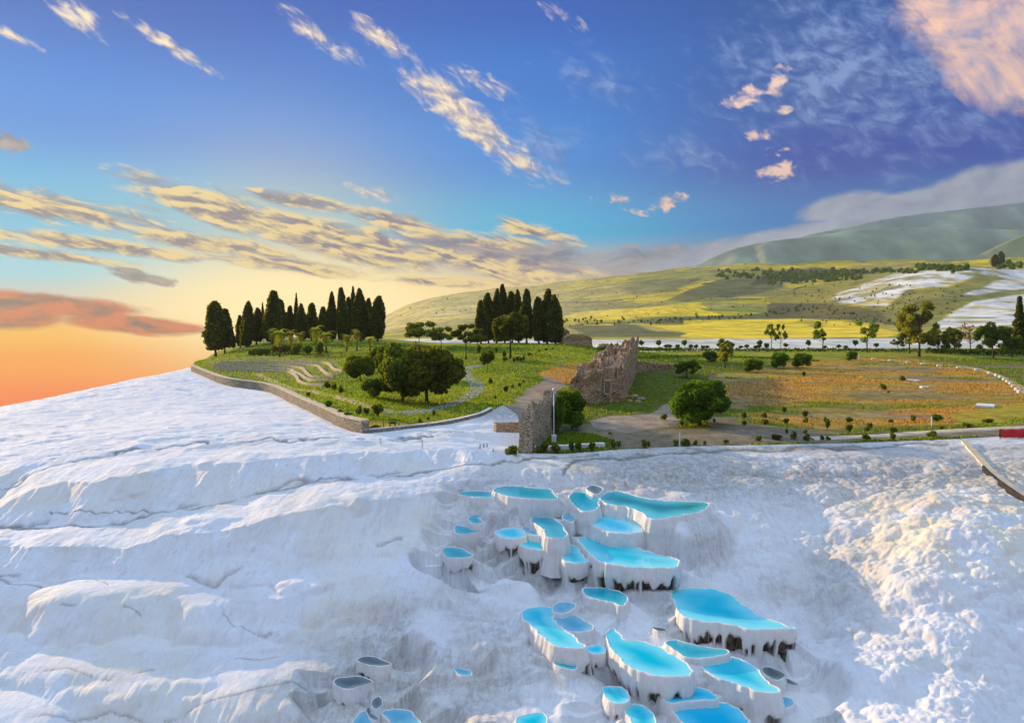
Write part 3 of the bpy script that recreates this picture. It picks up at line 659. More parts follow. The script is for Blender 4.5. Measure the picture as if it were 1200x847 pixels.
# ------------------------------------------------------------------ pools as things
def build_pool(i):
    (out, wat, drip, label), (o, z, dn) = POOLS[i], POOLW[i]
    c = np.array([o[:, 0].mean(), o[:, 1].mean()])
    root = empty('travertine_pool', (c[0], c[1], z)); tag(root, label, 'pool', 'travertine pools')
    p = o - c; n = len(p)
    tan = np.roll(p, -2, 0) - np.roll(p, 2, 0); nrm = np.stack([tan[:, 1], -tan[:, 0]], 1); nrm /= np.linalg.norm(nrm, axis=1)[:, None] + 1e-9
    for _ in range(6): nrm = (nrm + np.roll(nrm, 1, 0) + np.roll(nrm, -1, 0)) / 3
    nrm /= np.linalg.norm(nrm, axis=1)[:, None] + 1e-9
    s = np.arange(n) * .07
    size = math.sqrt(abs(np.sum(p[:, 0] * np.roll(p[:, 1], -1) - np.roll(p[:, 0], -1) * p[:, 1])) / 2)
    k = min(1.0, .35 + size / 5)
    # angle-periodic noises along the wall
    A = np.linspace(0, 2 * np.pi, n, endpoint=False); rad = n * .07 / (2 * np.pi)
    px_, py_ = np.cos(A) * rad + 40 * i, np.sin(A) * rad
    big = fbm(px_ * .55, py_ * .55, 401, 2) - .5; med = fbm(px_ * 1.6, py_ * 1.6, 402, 2) - .5; fine = vnoise(px_ * 5.5, py_ * 5.5, 403) - .5
    rimw = k * (.05 + .10 * (fbm(px_ * .8, py_ * .8, 404, 2)))
    # rows: (outward offset, drop, how much fluting)
    H = (3.1 * max(k, .72) if drip > .3 else 2.2 * k) + .5
    rows = [(-.40 * k, -.75, 0), (-.16 * k, -.28, 0), (-.03, -.02, 0), (.02, .028, .05), (.35, .040, .1), (.75, .015, .25), (1.0, -.06, .5)]
    zt = np.linspace(.08, 1, 22)
    rings = []; stain_shade = []
    for a, b, f in rows:
        off = a * (rimw if a > 0 else 1) + f * (.10 * med + .05 * fine) * k
        wav = .03 * med * (1 if b > -.1 else 0)
        rings.append(np.column_stack([p + nrm * np.broadcast_to(off, (n,))[:, None], np.full(n, b) * (k if b > -.2 else 1) + wav])); stain_shade.append(np.zeros(n))
    lip = sstep(.0, .16, big + .08 + (.25 if drip > .6 else 0))
    for t in zt:
        bulge = .07 * k * math.sin(min(1, t * 2.2) * math.pi) + ((-.55 * k * max(0, t - .2)) if drip > .3 else .42 * k * max(0, t - .12))
        off = rimw + bulge + (.34 * big + .20 * med) * k * min(1, t * 2.2) + .13 * fine * min(1, t * 3) * k
        st = np.zeros(n)
        if drip > 0:
            # hanging columns with dark hollows between them, starting at uneven heights
            start = .13 + .28 * (vnoise(px_ * 3.6, py_ * 3.6, 405) - .2) + .22 * (1 - lip) + (1 - drip) * .16
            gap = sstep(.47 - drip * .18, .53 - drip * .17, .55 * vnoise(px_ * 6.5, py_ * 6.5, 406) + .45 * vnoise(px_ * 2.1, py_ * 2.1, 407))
            st = gap * sstep(start, start + .06, np.full(n, t)) * np.clip(lip + drip - .3, 0, 1)  # shade of the hollows painted in with the brown dripstone stain
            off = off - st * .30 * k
        rings.append(np.column_stack([p + nrm * off[:, None], np.full(n, -t * H)])); stain_shade.append(np.clip(st * 1.2, 0, 1) * sstep(1.15, .8, t))
    V = np.vstack(rings); m = len(rings)
    q = np.array([(a * n + j, a * n + (j + 1) % n, (a + 1) * n + (j + 1) % n, (a + 1) * n + j) for a in range(m - 1) for j in range(n)])[:, ::-1]
    me = mesh_np('basin', V, q, M['basin'], True, dict(stain_shade=np.concatenate(stain_shade)))
    link('basin', me, root)
    # water: rings shrinking to the middle, depth grows inward
    lv = -.0; sh = [0, .03, .10, .22, .38, .55, .72, .88]
    ctr = p.mean(0)
    # keep the fan inside: use a point well inside the outline
    if not inpoly(np.array([ctr[0]]), np.array([ctr[1]]), p)[0]: ctr = p[np.argmin(np.hypot(*(p - ctr).T))] * .97
    q = p + nrm * .05; step = max(.12, size / 16); gx, gy = np.meshgrid(np.arange(q[:, 0].min(), q[:, 0].max(), step), np.arange(q[:, 1].min(), q[:, 1].max(), step))
    gx = gx.ravel(); gy = gy.ravel(); ok = inpoly(gx, gy, q) & (dist_poly(gx, gy, q) > step * .4)
    pts = [Vector(v) for v in q.tolist()] + [Vector((x, y)) for x, y in zip(gx[ok].tolist(), gy[ok].tolist())]
    vo, _, fo, _, _, _ = delaunay_2d_cdt(pts, [(k_, (k_ + 1) % n) for k_ in range(n)], [], 1, 1e-5)
    wm = bpy.data.meshes.new('water'); wm.from_pydata([(v.x, v.y, lv) for v in vo], [], [f if (vo[f[1]] - vo[f[0]]).cross(vo[f[2]] - vo[f[0]]) > 0 else f[::-1] for f in fo])
    wm.polygons.foreach_set('use_smooth', [True] * len(wm.polygons))
    co = np.empty(len(wm.vertices) * 3); wm.vertices.foreach_get('co', co); co = co.reshape(-1, 3)
    dep = np.clip(dist_poly(co[:, 0], co[:, 1], p[::2]) / (.42 * size + .15), 0, 1)
    yy = (co[:, 1] - p[:, 1].min()) / (np.ptp(p[:, 1]) + 1e-6); dep = np.clip(dep * .75 + .4 * yy - .05, 0, 1)
    wm.attributes.new('depth', 'FLOAT', 'POINT').data.foreach_set('value', dep.astype(np.float32))
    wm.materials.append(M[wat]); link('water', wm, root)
for i in range(len(POOLS)): build_pool(i)
# ------------------------------------------------------------------ the country behind
COLS = [-900,-300,0,150,230,300,430,470,520,660,800,950,1100,1200,1700]
FY = [225,250,340,430,700,1000,1400,1900,2300,3200]
TAB = [
 [560,600,640,640,600,580,560,540,530,520],[560,600,640,640,600,580,560,540,530,520],[530,570,600,600,580,560,540,525,515,505],
 [482,505,530,530,520,510,500,490,485,480],[446,462,470,470,460,455,450,445,440,440],[409,410,410,414,412,410,408,406,405,404],
 [407,405,399,398,394,392,390,388,387,386],[406,404,397,394,387,378,368,362,359,358],[407,405,397,393,383,370,357,350,347,346],
 [414,411,398,394,383,368,351,339,334,333],[415,411,397,392,378,355,337,322,316,315],[415,411,397,391,379,356,334,316,310,309],
 [415,411,397,390,370,317,313,309,305,304],[415,411,397,385,360,316,313,305,299,298],[415,411,397,385,360,316,313,305,299,298]]
TAB = np.array(TAB, float)
def build_far():
    pxs = np.linspace(-880, 1680, 760); Y = np.exp(np.linspace(math.log(232), math.log(3000), 520))
    U, YY = np.meshgrid(pxs, Y)
    ly = np.log(Y); rows = np.array([np.interp(ly, np.log(FY), t) for t in TAB])      # col x Y
    pyv = np.empty_like(U)
    for j in range(len(Y)): pyv[j] = np.interp(pxs, COLS, rows[:, j])
    k = np.ones(9) / 9
    for _ in range(2):
        pad = np.pad(pyv, ((8, 8), (8, 8)), 'edge')
        pad = np.apply_along_axis(lambda a: np.convolve(a, np.ones(17) / 17, 'same'), 1, pad)
        pyv = np.apply_along_axis(lambda a: np.convolve(a, k, 'same'), 0, pad)[8:-8, 8:-8]
    X = (U - CX) / F * YY; Z = CAMZ - (pyv - HY) / F * YY
    amp = sstep(330, 900, YY) * YY * .006
    Z = Z + amp * 2.2 * (fbm(X * .004, YY * .004, 501, 5) - .5) + sstep(380, 600, YY) * .003 * YY * (fbm(X * .02, YY * .02, 503, 4) - .5)
    Z = Z - .6 * (1 - sstep(232, 262, YY))
    px, py = to_px(X, YY, Z)
    jx = U + 10 * (fbm(X * .02, YY * .02, 511, 3) - .5); jy = pyv + 3.0 * (fbm(X * .02, YY * .02, 513, 3) - .5)
    n = fbm(X * .012, YY * .012, 515, 5)[..., None]; n2 = fbm(X * .03, YY * .03, 517, 4)[..., None]
    C = np.array([.24, .25, .04]) + (np.array([.46, .38, .05]) - np.array([.24, .25, .04])) * sstep(.4, .62, n)
    q10 = lambda *p: [(640 + x / 4.286, 280 + y / 4.286) for x, y in p]
    q11 = lambda *p: [(900 + x / 4, 230 + y / 4) for x, y in p]
    YEL = np.array([.80, .58, .035]); GRN = np.array([.14, .19, .03]); OLV = np.array([.13, .135, .055]); WHT = np.array([.72, .70, .68])
    def paint(poly, col, amt=1.0, soft=1.2):
        nonlocal C
        w = np.where(inpoly(jx, jy, poly), np.clip(dist_poly(jx, jy, poly) / soft, 0, 1), 0)[..., None] * amt
        C = C + (np.asarray(col) - C) * w
    # broken strip fields everywhere on the plain
    f1, f2, ci = cell(X * .006 + .2 * n[..., 0], YY * .014, 521)
    fieldc = np.where(ci[..., None] < .36, YEL * .85, np.where(ci[..., None] < .6, np.array([.42, .34, .12]), np.where(ci[..., None] < .8, GRN * 1.4, np.array([.25, .22, .08]))))
    C = C + (fieldc - C) * (sstep(420, 600, YY) * .65)[..., None]
    dark = np.array([.055, .075, .025])
    C = C + (dark - C) * (np.exp(-((f2 - f1) / .05) ** 2) * sstep(500, 700, YY) * (n2[..., 0] > .5))[..., None]
    paint(q10((600,290),(850,205),(1130,195),(1200,240),(900,300),(700,312)), OLV, .9)
    paint(q10((330,250),(550,205),(800,200),(650,262),(450,282)), OLV * 1.3, .85)
    paint(q10((80,320),(360,300),(560,310),(520,330),(250,350),(90,370)), OLV * 1.2, .7)
    paint(q10((370,288),(620,272),(520,297),(390,302)), YEL * .9)
    paint(q10((650,262),(830,205),(845,214),(682,264)), YEL * .9)
    paint(q10((80,382),(250,350),(560,340),(780,318),(810,345),(760,355),(900,380),(850,390),(560,395),(330,410),(130,417)), YEL, 1, .8)
    paint(q10((90,440),(200,418),(560,402),(1000,385),(1200,345),(1200,405),(880,430),(400,430),(560,460),(800,470),(1050,490),(220,494)), OLV, .95)
    paint(q10((400,428),(720,430),(880,428),(1200,403),(1200,460),(1090,487),(800,467),(640,457)), YEL, 1, .8)
    paint(q10((180,428),(340,426),(330,434),(190,436)), YEL, 1, .6)
    paint(q10((700,440),(860,432),(820,462),(700,458)), np.array([.22, .24, .03]), .9)
    paint(q11((0,450),(300,400),(420,360),(640,345),(500,400),(330,450),(260,500),(0,520)), np.array([.30, .25, .05]), .8)
    paint(q11((-100,420),(0,350),(280,340),(640,335),(500,360),(300,380),(100,400)), np.array([.05, .065, .03]), .85)
    paint(q11((0,500),(260,500),(440,520),(600,560),(640,610),(480,600),(300,585),(0,570)), np.array([.12, .10, .045]), .9)
    paint(q11((-400,585),(0,578),(140,574),(300,588),(480,600),(640,642),(560,660),(0,667),(-400,668)), YEL, 1, .8)
    paint(q11((100,590),(180,584),(330,600),(200,612)), np.array([.30, .26, .04]), .8)
    paint(q11((0,338),(480,308),(740,298),(760,318),(480,330),(60,350)), YEL * .8, .9, .6)
    paint(q11((940,300),(1050,300),(1040,325),(940,322)), YEL, .9, .6)
    paint(q11((440,515),(560,520),(640,450),(840,430),(1000,380),(1200,430),(1200,470),(960,490),(790,590),(640,620)), np.array([.24, .22, .06]), .9)
    haze_gold = (sstep(500, 1100, YY) * (1 - sstep(560, 820, U)) * .65)[..., None]  # golden haze painted into the colour of the far left hills
    C = C + (np.array([.80, .64, .28]) - C) * haze_gold
    holes = sstep(.50, .62, fbm(X * .05, YY * .02, 531, 5))[..., None]
    for poly in (q11((290,475),(310,455),(450,400),(640,350),(900,338),(1200,345),(2600,360),(2600,450),(1200,440),(1000,470),(900,470),(1020,420),(1110,390),(1000,376),(840,430),(700,440),(640,450),(560,520),(440,517),(300,492)),
                 q11((780,620),(800,585),(960,490),(1190,463),(2600,470),(2600,640),(1200,610),(830,650))):
        w = np.where(inpoly(jx, jy, poly), np.clip(dist_poly(jx, jy, poly) / 2, 0, 1), 0)[..., None]
        C = C + (WHT - C) * w * (1 - .85 * holes)
    wst = (sstep(236, 246, YY) * (1 - sstep(335, 352, YY + 20 * (n[..., 0] - .5))))[..., None] * ((U > 250))[..., None]
    C = C + (WHT * .95 - C) * wst * (1 - .35 * sstep(.52, .62, fbm(X * .05, YY * .2, 541, 3))[..., None])
    nr, nc = X.shape; idx = np.arange(nr * nc).reshape(nr, nc)
    q = np.stack([idx[:-1, :-1], idx[:-1, 1:], idx[1:, 1:], idx[1:, :-1]], -1).reshape(-1, 4)
    V = np.stack([X, YY, Z], -1).reshape(-1, 3)
    me = mesh_np('farmland', V, q, M['far'], True, None, dict(col=C.reshape(-1, 3)))
    tag(link('farmland', me), kind='structure')
    return pxs, Y, Z
FAR = build_far()
def GF(px, Y):
    """a point on the far ground at a photo column and a distance"""
    pxs, Ys, Z = FAR; i = np.clip(np.searchsorted(pxs, px) - 1, 0, len(pxs) - 2); j = np.clip(np.searchsorted(Ys, Y) - 1, 0, len(Ys) - 2)
    a = (px - pxs[i]) / (pxs[i + 1] - pxs[i]); b = (Y - Ys[j]) / (Ys[j + 1] - Ys[j])
    z = (Z[j, i] * (1 - a) + Z[j, i + 1] * a) * (1 - b) + (Z[j + 1, i] * (1 - a) + Z[j + 1, i + 1] * a) * b
    return np.array([(px - CX) / F * Y, Y, z])
def GFpy(px, py, y0=260, y1=2900):
    """first far-ground point seen through a photo pixel"""
    for Y in np.exp(np.linspace(math.log(y0), math.log(y1), 500)):
        g = GF(px, Y)
        if HY + F * (CAMZ - g[2]) / Y <= py: return g
    return g
def mountains(crest, Yc, foot, seed, col):  # col is paled: distance mist is painted into the slope colour
    pxs = np.linspace(crest[0][0], crest[-1][0], 420); cr = np.interp(pxs, *zip(*crest))
    k = np.ones(15) / 15; cr = np.convolve(np.pad(cr, 7, 'edge'), k, 'valid')
    t = np.linspace(-.4, 1, 170); U, T = np.meshgrid(pxs, t)
    YY = Yc - (1 - 0) * 620 * (1 - np.abs(0)) * 0 + Yc * .26 * (T - .62)
    X = (U - CX) / F * Yc; zc = CAMZ - (cr - HY) / F * Yc; zf = CAMZ - (foot - HY) / F * Yc
    prof = np.clip(1 - np.abs(T - .62) / .62, 0, 1) ** 1.15
    rid = 1 - np.abs(fbm(X * .0045 + .4 * fbm(X * .01, YY * .01, seed, 2), YY * .0022, seed + 3, 5) - .5) * 4
    Z = zf + (zc[None] - zf) * prof * (1 + .22 * (rid - .3) * (1 - prof ** 3)) + 5 * (fbm(X * .03, YY * .03, seed + 5, 4) - .5)
    n = fbm(X * .008, YY * .008, seed + 9, 5)[..., None]
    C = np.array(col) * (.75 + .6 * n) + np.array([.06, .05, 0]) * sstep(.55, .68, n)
    nr, nc = X.shape; idx = np.arange(nr * nc).reshape(nr, nc)
    q = np.stack([idx[:-1, :-1], idx[:-1, 1:], idx[1:, 1:], idx[1:, :-1]], -1).reshape(-1, 4)
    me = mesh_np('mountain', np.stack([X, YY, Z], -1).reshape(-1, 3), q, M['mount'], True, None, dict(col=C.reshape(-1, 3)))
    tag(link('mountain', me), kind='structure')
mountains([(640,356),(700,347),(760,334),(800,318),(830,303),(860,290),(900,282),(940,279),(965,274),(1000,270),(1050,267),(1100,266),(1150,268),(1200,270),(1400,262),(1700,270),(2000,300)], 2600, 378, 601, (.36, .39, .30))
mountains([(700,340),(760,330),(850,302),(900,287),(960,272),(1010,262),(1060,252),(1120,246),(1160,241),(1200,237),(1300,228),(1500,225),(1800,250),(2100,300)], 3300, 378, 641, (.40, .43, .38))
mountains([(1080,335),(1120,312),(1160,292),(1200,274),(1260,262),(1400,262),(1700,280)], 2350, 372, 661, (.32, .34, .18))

# ------------------------------------------------------------------ sky
HAZE = 1.5e-4
def under(deg, c):
    """what the sky must be above the haze for this to be seen from below it"""
    tau = HAZE * min(628 / max(math.sin(R(max(deg, .1))), 1e-3), 4200); T = math.exp(-tau)
    return tuple(max(.004, (x * g - (1 - T) * j) / T) for x, j, g in zip(c, (.36, .38, .28), ((.6, 1.24, 1.0) if c[2] > c[0] * 3.2 else (.9, 1.12, 1.0) if c[2] > c[0] * 1.8 else (1, 1, 1))))
def build_world():
    w = bpy.data.worlds.new('World'); scene.world = w; w.use_nodes = True
    t = NT(w.node_tree); t.n.clear()
    out = t.new('ShaderNodeOutputWorld'); bg = t.new('ShaderNodeBackground'); t.l.new(bg.outputs[0], out.inputs[0])
    STR = .1; bg.inputs['Strength'].default_value = STR
    d = t.new('ShaderNodeTexCoord').outputs['Generated']
    sep = t.new('ShaderNodeSeparateXYZ'); t.l.new(d, sep.inputs[0]); x, y, z = sep.outputs
    az = t.math('ARCTAN2', x, y); hl = t.math('SQRT', t.math('ADD', t.math('MULTIPLY', x, x), t.math('MULTIPLY', y, y)))
    el = t.math('ARCTAN2', z, hl)
    comb = t.new('ShaderNodeCombineXYZ'); t.l.new(az, comb.inputs[0]); t.l.new(el, comb.inputs[1]); pos = comb.outputs[0]
    # clear-sky colour by elevation, for the left, middle and right of the view
    def ramp(stops):
        nd = t.new('ShaderNodeValToRGB'); cr = nd.color_ramp; cr.interpolation = 'EASE'
        while len(cr.elements) > 1: cr.elements.remove(cr.elements[-1])
        for k, (deg, c) in enumerate(stops):
            p = (deg + 12) / 102
            e = cr.elements[0] if k == 0 else cr.elements.new(p)
            e.position = p; e.color = (*under(deg, lin(*c)), 1)
        t.l.new(fac, nd.inputs[0]); return nd.outputs[0]
    fac = t.rng(el, R(-12), R(90), 0, 1, False)
    L = ramp([(-12,(250,140,50)),(-8,(255,128,30)),(-5.5,(255,148,40)),(-3,(255,176,66)),(-1,(254,198,112)),(.8,(225,212,190)),(3,(178,208,232)),(7,(120,176,230)),(13,(62,140,226)),(22,(44,105,195)),(38,(80,120,190)),(90,(120,150,205))])
    Mi = ramp([(-12,(225,190,120)),(-3,(240,205,125)),(0,(248,216,140)),(2.2,(240,212,158)),(4,(196,196,190)),(6.5,(130,172,222)),(12,(78,142,222)),(18,(58,124,212)),(23,(48,104,194)),(38,(80,120,190)),(90,(120,150,205))])
    Ri = ramp([(-12,(170,170,130)),(1,(178,178,150)),(4,(150,162,176)),(7,(98,134,194)),(11,(72,108,176)),(17,(66,104,172)),(24,(60,98,166)),(38,(80,120,190)),(90,(120,150,205))])
    c = t.mix(t.rng(az, R(-27), R(-6)), L, Mi); c = t.mix(t.rng(az, R(0), R(24)), c, Ri)
    # unseen sky behind the camera, its colour added as fill for the shaded slope
    back = t.math('MULTIPLY', t.rng(y, .55, -.35), 1.0); c = t.mix(t.math('MULTIPLY', back, t.rng(el, R(-10), R(8), .6, 1)), c, BACK_FILL)
    zen = t.rng(el, R(34), R(64)); c = t.mix(zen, c, ZEN_FILL)  # overhead sky out of view, brightened as added fill on the white stone
    # glow round the low sun
    dt = t.new('ShaderNodeVectorMath', operation='DOT_PRODUCT'); t.l.new(d, dt.inputs[0])
    ga = R(-17); ge = R(0.5); dt.inputs[1].default_value = (math.sin(ga) * math.cos(ge), math.cos(ga) * math.cos(ge), math.sin(ge))
    g = t.math('POWER', t.math('MAXIMUM', dt.outputs['Value'], 0), 70)
    c = t.mix(t.math('MULTIPLY', g, .72), c, (1.35, 1.05, .55))
    ma = t.mapping(pos, (R(-15.5), R(.6), 0), (0, 0, 0), (R(19), R(5.5), 1), 'TEXTURE'); gg = t.new('ShaderNodeTexGradient', gradient_type='SPHERICAL'); t.l.new(ma, gg.inputs[0])
    c = t.mix(t.math('MULTIPLY', t.rng(gg.outputs['Fac'], 0, .8), .9), c, (1.75, 1.38, .70))
    # --- clouds
    def blobs(lst):
        cur = None
        for (px, py, lx, wy, ang, k) in lst:
            a, e = azel(px, py); f = math.cos(a) / F
            m = t.mapping(pos, (a, e, 0), (0, 0, -R(ang)), (lx * f, wy * f, 1), 'TEXTURE')
            gr = t.new('ShaderNodeTexGradient', gradient_type='SPHERICAL'); t.l.new(m, gr.inputs[0])
            v = t.math('MULTIPLY', gr.outputs['Fac'], k) if k != 1 else gr.outputs['Fac']
            cur = v if cur is None else t.math('MAXIMUM', cur, v)
        return cur
    def fluff(ang, sx, sy, scale, seed, detail=9, rough=.60, dist=.45, off=(0, 0)):
        m = t.mapping(pos, (off[0] + seed * .37, off[1] + seed * .13, seed * .77), (0, 0, -R(ang)), (1 / sx, 1 / sy, 1), 'TEXTURE')
        return t.noise(m, scale, detail, rough, dist)
    def layer(c, mask, n, n2, lit, dark, lo, hi, amt, gain=1.0, amp=2.3, shade=5.0):
        v = t.math('ADD', t.math('MULTIPLY', mask, gain), t.math('MULTIPLY', t.math('SUBTRACT', n, .5), amp))
        v = t.math('MULTIPLY', v, t.rng(mask, 0, .12))
        dens = t.math('MULTIPLY', t.rng(v, lo, hi), amt)
        sh = t.math('ADD', t.math('MULTIPLY', t.math('SUBTRACT', n, n2), shade), .5, clamp=True)
        col = t.mix(sh, dark, lit)
        return t.mix(dens, c, col)
    def band(c, lst, ang, sx, sy, sc, seed, lit, dark, lo=.12, hi=.85, amt=.95, up=(.010, -.007), **k):
        n = fluff(ang, sx, sy, sc, seed); n2 = fluff(ang, sx, sy, sc, seed, off=up)
        return layer(c, blobs(lst), n, n2, lit, dark, lo, hi, amt, **k)
    W = lambda *a: tuple(x * 1.3 for x in lin(*a))
    # mottled thin cloud, upper right
    c = band(c, [(985,90,230,150,12,1),(700,95,110,45,25,.7),(800,180,110,40,10,.7),(640,170,90,60,20,.8),(1130,150,120,40,20,.8)], 28, .8, 1.5, 30, 3, W(140,166,218), W(80,106,172), .2, 1.1, .7, amp=1.8)
    # high streaks running down to the right
    c = band(c, [(372,42,75,15,28,1),(445,46,55,17,28,1),(85,14,62,17,30,1),(196,52,75,10,26,1),(15,42,40,9,20,.9),(548,140,128,26,36,1.2),(610,190,70,22,26,1),(560,95,75,16,18,.6),(660,20,40,12,30,.6),(445,228,50,10,14,.7)],
             32, .6, 1.5, 44, 5, W(255,232,200), W(160,152,178), .10, .95, .97)
    # broad lit bands over the left horizon
    c = band(c, [(70,245,190,24,10,1.1),(110,287,170,13,6,1.1),(255,245,140,28,16,1.15),(390,280,200,30,12,1.2),(560,300,170,34,8,1.1),(240,285,150,18,8,1.1),(350,238,90,14,6,.95),(330,310,150,14,6,1.0),(60,300,150,10,5,.95),(520,330,120,8,2,.8),(620,270,80,14,14,.8),(470,262,90,16,12,.9),(180,215,70,10,8,.7)],
             12, .5, 1.9, 34, 8, W(255,222,156), W(128,114,144), .06, .85, .97, shade=7.0, gain=1.25)
    c = band(c, [(640,300,160,26,6,1),(760,300,150,20,-4,.9),(545,288,90,18,6,.8),(470,255,60,10,10,.7),(160,240,110,8,10,.6)], 6, .6, 1.7, 30, 9, W(172,160,170), W(116,120,150), .2, .8, .85)
    # red bank low on the left
    c = band(c, [(60,358,130,18,6,1.1),(150,380,110,16,6,1.2),(20,372,90,20,0,1.0),(210,385,50,10,4,.9)], 5, .6, 1.5, 22, 12, W(226,108,74), W(112,82,98), .12, .75, .95, up=(-.004, .012), shade=5.0, amp=1.7, gain=1.25)
    c = band(c, [(165,326,62,10,6,1),(10,168,40,16,4,.9),(150,318,40,6,6,.8)], 6, .6, 1.5, 34, 14, W(176,160,160), W(128,116,136), .2, .6, .9)
    # small lit puffs and the big peach cloud on the right
    c = band(c, [(872,116,34,18,-8,1),(912,96,16,24,30,.9),(908,200,30,16,0,1.1),(918,130,14,7,0,.8),(895,160,30,10,5,.7),(785,236,26,14,-18,1),(748,246,36,9,8,.8),(905,180,22,10,-10,.7),(720,235,40,12,6,.6)], 10, 1, 1.6, 40, 17, W(255,214,192), W(170,160,192), .22, .75, .95)
    c = band(c, [(1120,30,100,58,48,1.1),(1165,85,95,46,38,1.15),(1080,10,60,40,30,.9),(1185,30,70,70,20,.9)], 45, .7, 1.2, 17, 21, W(255,205,178), W(160,156,190), .16, .9, .95, shade=4.0, amp=1.7, gain=1.2)
    # grey-white cloud lying on the mountains
    c = band(c, [(1170,218,125,34,-12,1.25),(1080,238,130,22,-6,1.1),(985,242,70,20,-10,1),(900,285,170,22,-10,.9),(1300,210,150,50,0,1.2)], -8, .6, 1.2, 16, 25, W(186,188,204), W(142,150,178), .1, .6, .92, shade=3.0, amp=1.2, gain=1.25)
    nish = t.new('ShaderNodeTexSky', sky_type='NISHITA'); nish.sun_disc = False; nish.sun_elevation = SUN_EL; nish.sun_rotation = SUN_AZ
    nish.air_density = 1.2; nish.dust_density = 2.0
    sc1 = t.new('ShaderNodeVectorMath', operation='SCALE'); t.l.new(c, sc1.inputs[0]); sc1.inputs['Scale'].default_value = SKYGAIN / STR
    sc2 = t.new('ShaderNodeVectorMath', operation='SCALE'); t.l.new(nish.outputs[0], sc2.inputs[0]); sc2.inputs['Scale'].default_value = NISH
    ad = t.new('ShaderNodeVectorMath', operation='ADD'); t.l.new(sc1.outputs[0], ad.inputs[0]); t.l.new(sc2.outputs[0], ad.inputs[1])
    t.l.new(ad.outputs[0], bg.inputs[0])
BACK_FILL = (.27, .35, .52); ZEN_FILL = (1.06, 1.38, 1.92); SKYGAIN = .62; NISH = .006
build_world()
sun = bpy.data.lights.new('sun', 'SUN'); so = bpy.data.objects.new('sun', sun); COL.objects.link(so)
sun.energy = 5.0; sun.color = (1.0, .70, .36); sun.angle = R(.6)
so.rotation_euler = Vector(-SUN).to_track_quat('-Z', 'Y').to_euler(); so.location = (-60, 40, 80)
vs = scene.view_settings; vs.view_transform = 'Standard'; vs.look = 'None'; vs.exposure = 0.6; vs.gamma = 1; vs.use_curve_mapping = False
# ------------------------------------------------------------------ evening haze
def build_haze():
    mb = MB(); x0, x1, y0, y1, z0, z1 = -3400, 5200, -60, 3900, -560, 640
    mb.box(((x0 + x1) / 2, (y0 + y1) / 2, (z0 + z1) / 2), (x1 - x0, y1 - y0, z1 - z0))
    m = bpy.data.materials.new('haze'); m.use_nodes = True; t = NT(m.node_tree); t.n.clear()
    out = t.new('ShaderNodeOutputMaterial'); v = t.new('ShaderNodeVolumePrincipled'); t.l.new(v.outputs[0], out.inputs['Volume'])
    v.inputs['Color'].default_value = (.34, .42, .37, 1); v.inputs['Density'].default_value = HAZE; v.inputs['Anisotropy'].default_value = .32
    o = mb.build('haze', m); tag(o, kind='stuff', label='pale evening haze over the valley and mountains', cat='haze')
build_haze()
scene.cycles.volume_max_steps = 32
scene.cycles.max_bounces = 6; scene.cycles.diffuse_bounces = 3; scene.cycles.glossy_bounces = 2; scene.cycles.transmission_bounces = 3
scene.cycles.volume_bounces = 0; scene.cycles.transparent_max_bounces = 4
# ------------------------------------------------------------------ foliage
def leaf_mesh(name, pts, size, up=.0, asp=1.0, mat=None, seed=0, tint=None, out=None):
    """one small folded leaf-spray (two triangles) per point"""
    r = np.random.default_rng(seed); n = len(pts)
    a = r.normal(size=(n, 3)); 
    if out is not None: a = a * .7 + out
    a[:, 2] += up; a /= np.linalg.norm(a, axis=1)[:, None] + 1e-9
    b = np.cross(a, r.normal(size=(n, 3))); b /= np.linalg.norm(b, axis=1)[:, None] + 1e-9
    s = np.asarray(size) * r.uniform(.6, 1.35, n)[:, None]
    v0 = pts - a * s * .5 * asp; v1 = pts + b * s * .5; v2 = pts + a * s * .5 * asp; v3 = pts - b * s * .5 + np.cross(a, b) * s * .25
    V = np.stack([v0, v1, v2, v3], 1).reshape(-1, 3); q = np.arange(4 * n).reshape(n, 4)
    t = r.uniform(0, 1, n) if tint is None else np.clip(tint + r.uniform(-.25, .25, n), 0, 1)
    return mesh_np(name, V, q, mat, False, dict(tint=np.repeat(t, 4)))
def crown_clumps(clumps, n, seed, inner=.55, gap=.0):
    """points on and a little inside uneven clumps (cx,cy,cz,rx,ry,rz)"""
    r = np.random.default_rng(seed); c = np.array(clumps, float); area = (c[:, 3] * c[:, 5]) ** 1.0
    k = r.choice(len(c), n, p=area / area.sum()); d = r.normal(size=(n, 3)); d /= np.linalg.norm(d, axis=1)[:, None]
    rr = inner + (1 - inner) * r.uniform(0, 1, n) ** .45
    lump = .86 + .30 * (fbm(d[:, 0] * 2.6 + c[k, 0] + seed, d[:, 2] * 2.6 + d[:, 1] * 1.7 + c[k, 2], seed, 3) - .5) * 2
    pts = c[k, :3] + d * c[k, 3:6] * (rr * lump)[:, None]
    keep = pts[:, 2] > .05
    tint = (r.uniform(0, 1, len(c))[k] * .6 + .2)
    return pts[keep], d[keep], tint[keep]
PROTO = {}
